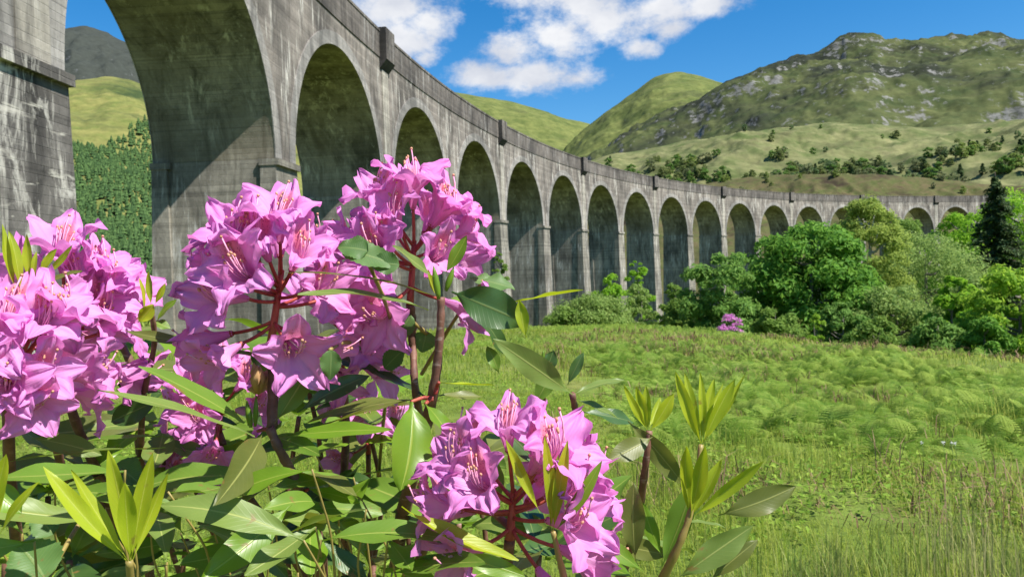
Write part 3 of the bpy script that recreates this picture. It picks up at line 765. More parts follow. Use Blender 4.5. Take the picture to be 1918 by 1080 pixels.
def frond_simple():
    V = []; F = []
    def curve(t): return np.array([0, .62 * t ** 1.2, .80 * t - .42 * t ** 2.4])
    for i in range(9):
        t = .26 + .74 * (i + .3) / 9; p = curve(t); ln = .34 * math.sin(math.pi * min(1, (1 - t) * 1.15)) ** .8 * (1.05 - .35 * t) + .02
        for sgn in (-1, 1):
            d = np.array([sgn, .32, -.12]); n0 = len(V); w = np.array([0, .020, .009])
            V += [p - w * .5, p + d * ln * .45 - w + 0, p + d * ln, p + d * ln * .45 + w]; F += [(n0, n0 + 1, n0 + 2), (n0, n0 + 2, n0 + 3)]
    return np.array(V), np.array(F)
def bracken(name, label, templ, n, rmin, rmax, a0, a1, smin, smax, seed, pw=1.5):
    r = np.random.RandomState(seed); TV, TF = templ
    rr = (rmin ** pw + (rmax ** pw - rmin ** pw) * r.rand(n)) ** (1 / pw); th = np.radians(r.uniform(a0, a1, n)); x, y = rr * np.sin(th), rr * np.cos(th)
    e = (2.5 * x + y - 74) / 2.69
    k = (r.rand(n) < fernness(x, y) * 1.0) & ((e < 6) | (x < 10)); x, y = x[k], y[k]; n = len(x)
    s = r.uniform(smin, smax, n) * np.clip(.6 + .9 * (fbm(x / .9, y / .9, 3, 95) + .4), .5, 1.25); az = r.rand(n) * 6.283; tilt = r.uniform(-.75, .45, n)
    c, d = np.cos(az), np.sin(az); ct, st = np.cos(tilt), np.sin(tilt)
    P = TV[None] * s[:, None, None]
    yy = P[..., 1] * ct[:, None] + P[..., 2] * st[:, None]; zz = -P[..., 1] * st[:, None] + P[..., 2] * ct[:, None]
    X = P[..., 0] * c[:, None] - yy * d[:, None] + x[:, None]; Y = P[..., 0] * d[:, None] + yy * c[:, None] + y[:, None]; Z = zz + (zg(x, y) - .08)[:, None]
    V = np.stack([X, Y, Z], -1).reshape(-1, 3); F = (TF[None] + (np.arange(n) * len(TV))[:, None, None]).reshape(-1, TF.shape[1])
    o = add(name, mesh_data(name, V, F, M_fern, False)); tag(o, label, 'bracken', kind='stuff')
M_litter = foliage('dead_bracken', (.10, .06, .03), (.19, .12, .065), (.30, .21, .12), .1)
blades(26000, 5.2, 40, 2, 39, .10, .34, .009, M_litter, 'dead_bracken', 'brown dead bracken litter between the green fronds', 'litter', lambda x, y, r: (fbm(x / 1.7, y / 1.7, 3, 61) > .12), 6, 2.2, 1.4)
def rush_tufts():
    r = np.random.RandomState(81); V = []; n = 0; Q = []; T3 = []
    for i in range(64):
        px = r.uniform(1330, 1960); d = r.uniform(3.3, 5.2); a = azel(px, 800)[0]; x0, y0 = d * math.sin(a), d * math.cos(a)
        if fbm(np.array([x0 / 1.6]), np.array([y0 / 1.6]), 3, 83)[0] < -.08: continue
        for j in range(r.randint(25, 60)):
            az = r.rand() * 6.283; ln = r.uniform(.14, .42); lean = r.uniform(.05, .55); bx, by = x0 + r.normal() * .045, y0 + r.normal() * .045
            b = np.array([bx, by, float(-1e9)]); V.append((bx, by, az, ln, lean))
    A = np.array(V); z = zg(A[:, 0], A[:, 1]) - .02; dx, dy = np.cos(A[:, 2]), np.sin(A[:, 2]); B = np.stack([A[:, 0], A[:, 1], z], 1)
    sd_ = np.stack([-dy, dx, 0 * dx], 1) * .0026
    M1 = B + np.stack([dx * A[:, 4] * A[:, 3] * .35, dy * A[:, 4] * A[:, 3] * .35, A[:, 3] * .6], 1); T = B + np.stack([dx * A[:, 4] * A[:, 3], dy * A[:, 4] * A[:, 3], A[:, 3] * (1 - .25 * A[:, 4])], 1)
    P = np.stack([B - sd_, B + sd_, M1 + sd_ * .8, M1 - sd_ * .8, T], 1).reshape(-1, 3); i = np.arange(len(A))[:, None] * 5
    o = add('rush_tufts', mesh_data('rush_tufts', P, [i + np.array([[0, 1, 2, 3]]), i + np.array([[3, 2, 4]])], foliage('rush_blades', (.06, .13, .02), (.15, .23, .035), (.32, .33, .11), .3), False)); tag(o, 'dark green rush tufts with straw coloured tips on the near field', 'rushes', kind='stuff')
rush_tufts()
def herbs():
    r = np.random.RandomState(71); n = 52000; rr = (2.5 ** 1.3 + (16 ** 1.3 - 2.5 ** 1.3) * r.rand(n)) ** (1 / 1.3); th = np.radians(r.uniform(-36, 40, n)); x, y = rr * np.sin(th), rr * np.cos(th)
    k = fbm(x / .8, y / .8, 4, 72) > -.02; x, y = x[k], y[k]; n = len(x)
    C = np.stack([x, y, zg(x, y) + r.uniform(.01, .13, n)], 1); V, F = cards(C, np.array([0, 0, 1.]) + r.normal(size=(n, 3)) * .5, r.uniform(.010, .026, n), 1.4)
    o = add('low_herbs', mesh_data('low_herbs', V, F, foliage('herb_leaves', (.09, .17, .02), (.17, .28, .035), (.28, .38, .06), .35), False)); tag(o, 'low leafy herbs and clover mixed through the near grass', 'herbs', kind='stuff')
herbs()
bracken('bracken', 'fresh green bracken fronds covering the middle of the field', frond_template(), 7000, 5.4, 24, 0, 40, .28, .62, 51)
bracken('distant_bracken', 'bracken spreading up to the crest of the field', frond_simple(), 22000, 18, 62, -4, 39, .26, .52, 52)

# a few white umbels in the grass
M_white = MT('white_petals').set('Base Color', (.8, .8, .76, 1)).set('Roughness', .6).m
M_stalk = MT('green_stalk').set('Base Color', (.12, .2, .04, 1)).m
for i, (px, py) in enumerate([(1768, 884), (1790, 880), (1784, 893), (1728, 878)]):
    d = 6.6; v = at(px, py, d); zb = float(zg(v[0], v[1])); top = v[2] - zb; mb = MB(); top = max(.2, top)
    mb.tube([(0, 0, 0), (.01, 0, top * .6), (0, 0, top)], [.003, .0025, .002], 4, 0)
    r = np.random.RandomState(i)
    root = empty('white_wildflower', (v[0], v[1], zb)); tag(root, 'small white flat-topped wildflower standing in the grass before the bracken', 'flower', 'white wildflowers in the grass')
    for q in range(8):
        a = r.rand() * 6.28; e = np.array([math.cos(a), math.sin(a), .0]) * .028 * math.sqrt(r.rand()) + np.array([0, 0, top + .02])
        mb.tube([(0, 0, top), e], [.0015, .001], 3, 0)
    add('stalk', mb.data('stalk', [M_stalk]), root)
    C = np.concatenate([np.stack([r.normal(size=40) * .006, r.normal(size=40) * .006, top + .012 + r.normal(size=40) * .006], 1)]); V, F = cards(C, np.array([0, 0, 1.]) + r.normal(size=(40, 3)) * .4, .005, 1.1)
    add('blossom', mesh_data('blossom', V, F, M_white, False), root)
# ================================================================ THE RHODODENDRON IN FRONT
B0 = np.array([-.28, .95, float(zg(-.28, .95))])
bush = empty('rhododendron_bush', B0)
tag(bush, 'large rhododendron bush in bloom with mauve-pink flower clusters and glossy leaves', 'bush')
bram = empty('bramble', np.array([-.12, .9, float(zg(-.12, .9))]))
BR0 = np.array(bram.location)
tag(bram, 'bramble with toothed green leaves growing up through the rhododendron', 'bramble')

def m_petal():
    k = MT('mauve_petal'); uv = k.N.new('ShaderNodeUVMap'); u = k.xyz(uv.outputs[0])
    v = k.math('ABSOLUTE', k.math('SUBTRACT', u[0], .5))            # 0 on the midline
    c = k.ramp(u[1], [(0, (.86, .22, .50)), (.35, (.87, .30, .66)), (.75, (.86, .29, .68)), (1, (.82, .24, .66))])
    vein = k.noise(k.pos((26, 1.4, 1), uv.outputs[0]), 1.0, 3, .5)
    c = k.mix(k.ramp(vein, [(.45, 0.), (.62, .30)]), c, (.70, .18, .58))
    c = k.mix(k.ramp(v, [(0, .35), (.07, 0.)]), c, (.62, .12, .52))
    c = k.mix(k.math('MULTIPLY', k.ramp(k.island, [(0, 0.), (1, 1.)]), .30), c, (.92, .56, .86))
    oi = k.N.new('ShaderNodeObjectInfo')
    c = k.mix(k.ramp(oi.outputs['Random'], [(0, 0.), (1, .5)]), c, (.80, .40, .80))
    c = k.mix(k.math('MULTIPLY', k.ramp(v, [(.25, 0.), (.5, 1.)]), .35), c, (.78, .20, .62))
    c = k.mix(k.ramp(u[1], [(.25, 0.), (.45, .35), (.62, 0.)]), c, (.95, .62, .86))
    # flecked throat on the upper petal
    bl = k.attr('blotch')
    sp = k.N.new('ShaderNodeTexVoronoi'); sp.inputs['Scale'].default_value = 1.0; k.L.new(k.pos((17, 30, 1), uv.outputs[0]), sp.inputs['Vector'])
    dots = k.ramp(sp.outputs['Distance'], [(.20, 1.), (.36, 0.)])
    zone = k.math('MULTIPLY', k.ramp(u[1], [(.28, 0.), (.4, 1.), (.66, 1.), (.84, 0.)]), k.ramp(v, [(.18, 1.), (.34, 0.)]))
    c = k.mix(k.math('MULTIPLY', k.math('MULTIPLY', zone, bl), .8), c, (.88, .24, .27))
    c = k.mix(k.math('MULTIPLY', k.math('MULTIPLY', k.math('MULTIPLY', dots, zone), bl), 1.0), c, (.45, .03, .07))
    k.set('Base Color', c).set('Roughness', .5).set('Specular IOR Level', .22)
    wr = k.noise(k.pos((9, 3.5, 1), uv.outputs[0]), 1.0, 4, .6)
    k.bump(k.math('ADD', vein, wr), .38, .0014)
    k.translucent(k.mix(.6, c, (.80, .25, .62)), .38); return k.m
M_petal = m_petal()
M_fil = MT('pink_filament').set('Base Color', (.72, .30, .46, 1)).set('Roughness', .5).m
M_anth = MT('tan_anther').set('Base Color', (.55, .26, .16, 1)).set('Roughness', .6).m
def m_red():
    k = MT('red_flower_stalk'); n = k.noise(k.pos(), 60, 3)
    k.set('Base Color', k.ramp(n, [(.35, (.30, .035, .03)), (.65, (.46, .12, .07))])).set('Roughness', .5); k.translucent((.5, .08, .04), .15); return k.m
M_red = m_red()
def m_stem():
    k = MT('ringed_brown_stem'); n = k.noise(k.pos((1, 1, 1)), 90, 5, .6); b = k.noise(k.pos((.3, .3, 1)), 220, 2)
    c = k.ramp(n, [(.3, (.075, .035, .024)), (.55, (.17, .075, .048)), (.75, (.26, .15, .10))])
    c = k.mix(k.ramp(b, [(.62, 0.), (.70, .6)]), c, (.36, .27, .22))
    k.set('Base Color', c).set('Roughness', .65); k.bump(n, .5, .001); return k.m
M_stem = m_stem()
M_gstem = MT('green_red_shoot').set('Base Color', (.26, .20, .055, 1)).set('Roughness', .5).m

def m_leaf(name, dark, light, rib, tcol, trans, rough, spec, veinamt=.10):
    k = MT(name); uv = k.N.new('ShaderNodeUVMap'); u = k.xyz(uv.outputs[0])
    s = k.math('SUBTRACT', u[0], .5); v = k.math('ABSOLUTE', s)
    n = k.noise(k.pos((1, 1, 1)), 24, 4, .6)
    oi = k.N.new('ShaderNodeObjectInfo')
    c = k.mix(k.ramp(n, [(.3, 0.), (.7, 1.)]), dark, light)
    c = k.mix(k.math('MULTIPLY', oi.outputs['Random'], .35), c, tuple(min(1, q * 1.5) for q in light))
    # side veins run forward from the midrib
    vv = k.math('FRACT', k.math('MULTIPLY', k.math('SUBTRACT', u[1], k.math('MULTIPLY', v, .38)), 15.0))
    vein = k.ramp(vv, [(0, 1.), (.10, 0.), (.90, 0.), (1, 1.)])
    c = k.mix(k.math('MULTIPLY', vein, veinamt), c, rib)
    mid = k.ramp(v, [(0, 1.), (.018, .9), (.034, 0.)])
    c = k.mix(mid, c, rib)
    # scorched, browned spots and edges here and there
    sc = k.noise(k.pos(), 55, 3, .7)
    c = k.mix(k.ramp(sc, [(.655, 0.), (.70, .75)]), c, (.22, .13, .04))
    k.set('Base Color', c).set('Roughness', rough).set('Specular IOR Level', spec)
    h = k.math('ADD', k.math('ADD', k.math('MULTIPLY', vein, -.7 if veinamt > .2 else -.15), k.math('MULTIPLY', mid, -1.2)), k.math('MULTIPLY', n, .7))
    k.bump(h, .28, .001); k.translucent(tcol, trans); return k.m
ML = {
 'm': m_leaf('mature_leaf', (.075, .15, .016), (.135, .225, .026), (.28, .34, .07), (.20, .36, .02), .28, .44, .4),
 'd': m_leaf('dark_glossy_leaf', (.028, .068, .016), (.055, .11, .026), (.13, .18, .05), (.06, .14, .02), .15, .34, .45),
 'p': m_leaf('pale_leaf', (.105, .165, .032), (.16, .22, .048), (.34, .38, .11), (.24, .34, .03), .28, .42, .4),
 'o': m_leaf('olive_leaf', (.085, .105, .022), (.14, .155, .035), (.30, .31, .09), (.25, .29, .03), .30, .42, .4),
 'y': m_leaf('young_leaf', (.24, .33, .012), (.36, .42, .022), (.46, .50, .08), (.48, .58, .015), .42, .42, .4, .3),
 'g': m_leaf('fresh_green_leaf', (.10, .20, .012), (.16, .27, .02), (.30, .38, .06), (.26, .42, .012), .36, .36, .5),
}
M_bram = m_leaf('bramble_leaf', (.055, .125, .03), (.10, .185, .05), (.20, .28, .09), (.16, .30, .05), .3, .5, .35, .6)

LRND = random.Random(21)
def leaf(b, t, w, kind='m', a=.5, parent=None, org=None, sag=.0, roll=0., serr=False, fold=.22, name='leaf', rnd=LRND):
    """one leaf from world point b (petiole) to tip t; w = greatest width (m); a tilts its face from the sky (0) to the viewer (1)"""
    parent = parent or bush; org = B0 if org is None else org
    b = np.asarray(b, float); t = np.asarray(t, float); ax = t - b; L = np.linalg.norm(ax); ax /= L
    view = -(b + t) / 2; view /= np.linalg.norm(view)
    nrm = (1 - a) * np.array([.12, -.1, 1.]) + a * view; nrm = nrm - ax * (nrm @ ax)
    if np.linalg.norm(nrm) < 1e-3: nrm = np.array([0, -1., 0])
    nrm /= np.linalg.norm(nrm); sd_ = np.cross(ax, nrm)
    nrm, sd_ = nrm * math.cos(roll) + sd_ * math.sin(roll), sd_ * math.cos(roll) - nrm * math.sin(roll)
    nu, nv = (15, 9) if not serr else (21, 9)
    u = np.linspace(0, 1, nu); v = np.linspace(-1, 1, nv)
    if serr:
        sh = np.sin(math.pi * np.clip(u, 0, 1) ** .75) ** .8 * (1 + .10 * (np.arange(nu) % 2))
    else:
        pet = .08; q = np.clip((u - pet) / (1 - pet), 0, 1)
        sh = np.sin(math.pi * q ** 1.08) ** .80 * (1 - .10 * q); sh = np.where(u < pet, .05, np.maximum(sh, .05)); sh[-1] = .015
    U, Vv = np.meshgrid(u, v, indexing='ij'); SH = np.repeat(sh[:, None], nv, 1) * w / 2
    p1, p2, p3 = rnd.uniform(0, 6), rnd.uniform(0, 6), rnd.uniform(.5, 1.4)
    wave = (.06 if kind == 'y' else .05) * w * p3 * np.sin(U * 9 + p1) * Vv * np.abs(Vv) + .05 * w * np.sin(U * 14 + p2) * np.abs(Vv) ** 3
    zoff = fold * np.abs(Vv) ** 1.3 * SH + wave - sag * L * 4 * U * (1 - U) * -1 - sag * L * 1.2 * U ** 3
    twist = rnd.uniform(-.25, .25) * U
    lat = Vv * SH * np.cos(twist); zo = zoff + Vv * SH * np.sin(twist)
    bend = rnd.uniform(-.03, .03) * L * np.sin(math.pi * U)
    P = ax * (U * L)[..., None] + sd_ * (lat + bend)[..., None] + nrm * zo[..., None]
    uv = np.stack([Vv * .5 + .5, U], -1).reshape(-1, 2)
    me = mesh_data(name, P.reshape(-1, 3), [grid_faces(nu, nv)], M_bram if serr else ML[kind], True, uv)
    return add(name, me, parent, b - org)

def hl(bx, by, tx, ty, wpx, kind='m', a=.5, d=.6, dt=0., sag=.03, roll=0., serr=False, **kw):
    """leaf from photo pixel (bx,by) to (tx,ty) at about d metres; dt: how much nearer/farther its tip is"""
    b = at(bx, by, d); t = at(tx, ty, d + dt); return leaf(b, t, wpx * (.78 if kind == 'y' else .86) * d / F_PX, kind, a, sag=sag, roll=roll, serr=serr, parent=bram if serr else None, org=BR0 if serr else None, **kw)

def stem(pts, r0, r1, mat=None, name='stem', parent=None, org=None, sides=8):
    """tapered branch through (px, py, d) points or world points"""
    W = [at(*p) if len(p) == 3 and abs(p[0]) > 3 else np.array(p) for p in pts]
    W = np.array(W); tt = np.linspace(0, 1, len(W)); q = np.linspace(0, 1, max(8, 5 * len(W)))
    # smooth the polyline a little
    S = np.stack([np.interp(q, tt, W[:, i]) for i in range(3)], 1)
    for _ in range(3): S[1:-1] = .25 * S[:-2] + .5 * S[1:-1] + .25 * S[2:]
    r = r0 + (r1 - r0) * q ** 2.2; r = r * (1 + .10 * np.sin(q * 60))
    org_ = B0 if org is None else org
    mb = MB(); mb.tube(S - org_, r, sides); return add(name, mb.data(name, [mat or M_stem]), parent or bush)

# ---------------------------------------------------------------- flowers
def flower_mesh(seed, opn=1.0):
    r = np.random.RandomState(seed); Vs = []; Fs = []; uv = []; blo = []; n0 = 0
    nu, nv = 19, 11; u = np.linspace(0, 1, nu); v = np.linspace(-1, 1, nv); U, Vv = np.meshgrid(u, v, indexing='ij')
    for i in range(5):
        phi = math.pi / 2 + i * 2 * math.pi / 5 + r.uniform(-.10, .10); L = .050 * r.uniform(.92, 1.10)
        a_end = math.radians(r.uniform(58, 92)) * opn; a0 = math.radians(13)
        ang = a0 + (a_end - a0) * sstep(.22, .85, u) + math.radians(r.uniform(-5, 45)) * sstep(.8, 1.0, u)
        ds = L / (nu - 1); rho = .0022 + np.concatenate([[0], np.cumsum(np.sin(ang[:-1]) * ds)]); z = np.concatenate([[0], np.cumsum(np.cos(ang[:-1]) * ds)])
        tub = .0022 + .0085 * sstep(0, .40, u); wl = .0110 * r.uniform(.88, 1.1)
        w_l = wl * np.sin(math.pi * np.clip((u - .02) / 1.0, 0, 1) ** 1.25) ** .75; w_l[-1] = .0012
        bl = sstep(.26, .48, u)
        half = (rho * math.tan(math.radians(36))) * (1 - bl) + w_l * bl
        rh, zz, hf, an, bb = (np.repeat(q[:, None], nv, 1) for q in (rho, z, half, ang, bl))
        # fused part wraps round the tube, lobes flatten out
        th = Vv * math.radians(36); xr_t = rh * np.cos(th); xt_t = rh * np.sin(th)
        ruff = r.uniform(.6, 1.5); p = r.uniform(0, 6.28, 5)
        nb = .22 * hf * np.abs(Vv) ** 1.6 * r.uniform(-.6, 1.3) - .0016 * np.exp(-(Vv / .16) ** 2) * U + \
            ruff * (.0034 * np.sin(U * 17 + p[0]) * Vv * np.abs(Vv) + .0016 * np.sin(U * 25 + p[1] + 3 * Vv) * np.abs(Vv) ** 2 + .0018 * np.sin(Vv * 8 + p[2] + U * 5)) * sstep(.35, .9, U)
        tw = r.uniform(-.5, .5) * sstep(.45, 1, U)
        lat = Vv * hf * np.cos(tw); nn = nb + Vv * hf * np.sin(tw)
        xr_l = rh - np.cos(an) * nn; zl = zz + np.sin(an) * nn; xt_l = lat
        xr = xr_t * (1 - bb) + xr_l * bb; xt = xt_t * (1 - bb) + xt_l * bb; zc = zz * (1 - bb) + zl * bb
        c, s = math.cos(phi), math.sin(phi)
        P = np.stack([xr * c - xt * s, xr * s + xt * c, zc], -1).reshape(-1, 3)
        Vs.append(P); Fs.append(grid_faces(nu, nv) + n0); n0 += len(P)
        uv.append(np.stack([Vv * .5 + .5, U], -1).reshape(-1, 2)); blo.append(np.full(len(P), 1.0 if i == 0 else 0.0))
    npet = sum(len(f) for f in Fs)
    me = mesh_data('flower', np.concatenate(Vs), [np.concatenate(Fs)], [M_petal], True, np.concatenate(uv), None, {'blotch': np.concatenate(blo)})
    mb = MB()
    for i in range(9):
        a = r.rand() * 6.28; q = np.linspace(0, 1, 7); ln = r.uniform(.026, .038); rad = r.uniform(.003, .008)
        S = np.stack([rad * np.cos(a) * q, rad * np.sin(a) * q - .008 * q + .017 * q ** 3, .004 + ln * q - .004 * q ** 3], 1)
        mb.tube(S, np.linspace(.00055, .0004, 7), 4, 0)
        e = S[-1]; dv = np.array([r.normal() * .3, .6, .7]); dv /= np.linalg.norm(dv); mb.tube([e - dv * .0012, e, e + dv * .0013], [.0006, .0010, .0006], 5, 1)
    q = np.linspace(0, 1, 9); S = np.stack([.002 * q, -.006 * q + .022 * q ** 3, .004 + .044 * q - .006 * q ** 3], 1); mb.tube(S, .0006, 4, 0); mb.tube([S[-1], S[-1] + np.array([0, .001, .0012])], [.0012, .0009], 5, 1)
    return me, mb.data('stamens', [M_fil, M_anth])
FLM = [flower_mesh(100 + i, o) for i, o in enumerate([1.0, .95, 1.05, .85, 1.1, .9, 1.0, .75, 1.0, .92])]

FR = random.Random(8)
def basis(zax, up):
    z = np.asarray(zax, float); z /= np.linalg.norm(z); y = np.asarray(up, float) - z * (np.dot(up, z)); y /= np.linalg.norm(y) + 1e-9; x = np.cross(y, z)
    return Matrix(((x[0], y[0], z[0]), (x[1], y[1], z[1]), (x[2], y[2], z[2])))

def truss(base, top, flowers, scale=1.0, label=None):
    """flower cluster: rachis from base to top (photo px, depth); flowers: list of (yaw, elevation) degrees, yaw 0 faces the viewer, + to the right"""
    b = at(*base); t = at(*top); mb = MB(); up = (t - b) / np.linalg.norm(t - b)
    q = np.linspace(0, 1, 6)[:, None]; mb.tube(b + (t - b) * q - b, np.linspace(.0034, .0022, 6), 7)
    view = -t / np.linalg.norm(t); view[2] = 0; view /= np.linalg.norm(view); right = np.cross(np.array([0, 0, 1.]), -view) * -1
    right = np.cross(-view, np.array([0, 0, 1.]))
    Fl = []
    for (yaw, el) in flowers + [(FR.uniform(-60, 60), FR.uniform(0, 55)) for _ in range(3)]:
        yw = math.radians(yaw + FR.uniform(-9, 9)); e = math.radians(el + FR.uniform(-7, 7))
        d = math.cos(e) * (math.cos(yw) * view + math.sin(yw) * right) + math.sin(e) * np.array([0, 0, 1.]); d /= np.linalg.norm(d)
        s0 = b + (t - b) * min(1, max(.25, .45 + .5 * math.sin(e) + FR.uniform(-.1, .1)))
        ln = FR.uniform(.022, .036) * scale; fb = s0 + d * ln
        m_ = (s0 + fb) / 2 + np.array([0, 0, -.003]); tt = np.linspace(0, 1, 6)[:, None]
        mb.tube((1 - tt) ** 2 * s0 + 2 * tt * (1 - tt) * m_ + tt ** 2 * fb - b, np.linspace(.0016, .0014, 6), 5)
        mb.tube([fb - d * .001 - b, fb + d * .0015 - b, fb + d * .004 - b], [.0016, .0030, .0022], 6)
        Fl.append((fb, d))
    cl = add('flower_cluster', mb.data('flower_cluster', [M_red]), bush, b - B0)
    if label: cl['label'] = label
    for fb, d in Fl:
        i = FR.randrange(len(FLM)); upv = np.array([FR.uniform(-.25, .25), FR.uniform(-.2, .2), 1.]) if abs(d[2]) < .9 else view * -1
        Mx = basis(d, upv).to_4x4() @ Matrix.Rotation(FR.uniform(-.3, .3), 4, 'Z'); s = scale * FR.uniform(.92, 1.12)
        for nm, me in (('flower', FLM[i][0]), ('stamens', FLM[i][1])):
            o = add(nm, me, cl); o.matrix_local = Matrix.Translation(Vector(fb - b)) @ Mx @ Matrix.Scale(s, 4)
    return b
def ring(n, el, y0=0, lo=-180, hi=180): return [(lo + (hi - lo) * (i + .5) / n + y0, el) for i in range(n)]
DOME = [(20, 78)] + ring(5, 48, 10) + ring(7, 16, 0) + ring(5, -14, 20, -120, 120)
E3 = [(-8, 66), (-65, 46), (38, 44), (115, 40), (180, 45), (-125, 42), (-28, 16), (48, 14), (-84, 14), (92, 10), (140, 12), (-140, 12), (-58, -22), (22, -26), (78, -20), (-100, -14)]
truss((508, 640, .60), (528, 505, .60), E3)
truss((768, 570, .67), (776, 450, .67), [(5, 68), (-60, 48), (60, 50), (140, 45), (-140, 45), (-38, 18), (26, 12), (80, 18), (-92, 14), (120, 5), (-135, 5), (64, -18), (-20, -24), (-70, -20)])
truss((112, 685, .67), (122, 575, .67), [(0, 64), (-60, 46), (55, 44), (130, 44), (-130, 42), (-25, 20), (40, 16), (85, 12), (-85, 14), (140, 8), (60, -22), (5, -20), (-60, -20)])
truss((15, 750, .53), (28, 670, .53), [(0, 60), (-60, 42), (60, 46), (140, 40), (-25, 22), (30, 14), (75, 10), (-85, 10), (15, -20), (-40, -20), (95, -12)], .9)
truss((955, 1010, .54), (962, 915, .54), [(-10, 66), (-55, 44), (45, 48), (130, 44), (-130, 42), (-75, 14), (62, 16), (100, 14), (-110, 6), (78, -16), (-48, -18), (150, 0), (30, -34)])
truss((640, 690, .76), (640, 600, .76), [(0, 60), (-60, 40), (60, 44), (30, 10), (80, 10), (0, -20), (55, -20)], .9)
truss((410, 810, .78), (415, 735, .78), [(0, 58), (-60, 40), (-30, 12), (-80, 8), (0, -22)], .9)
truss((225, 640, .80), (228, 560, .80), [(-50, 40), (-30, -10)], .8)
truss((690, 850, .88), (690, 790, .88), [(0, 40), (50, 20), (-40, -10)], .85)
truss((360, 900, .85), (360, 850, .85), [(-40, 20), (20, -10)], .8)

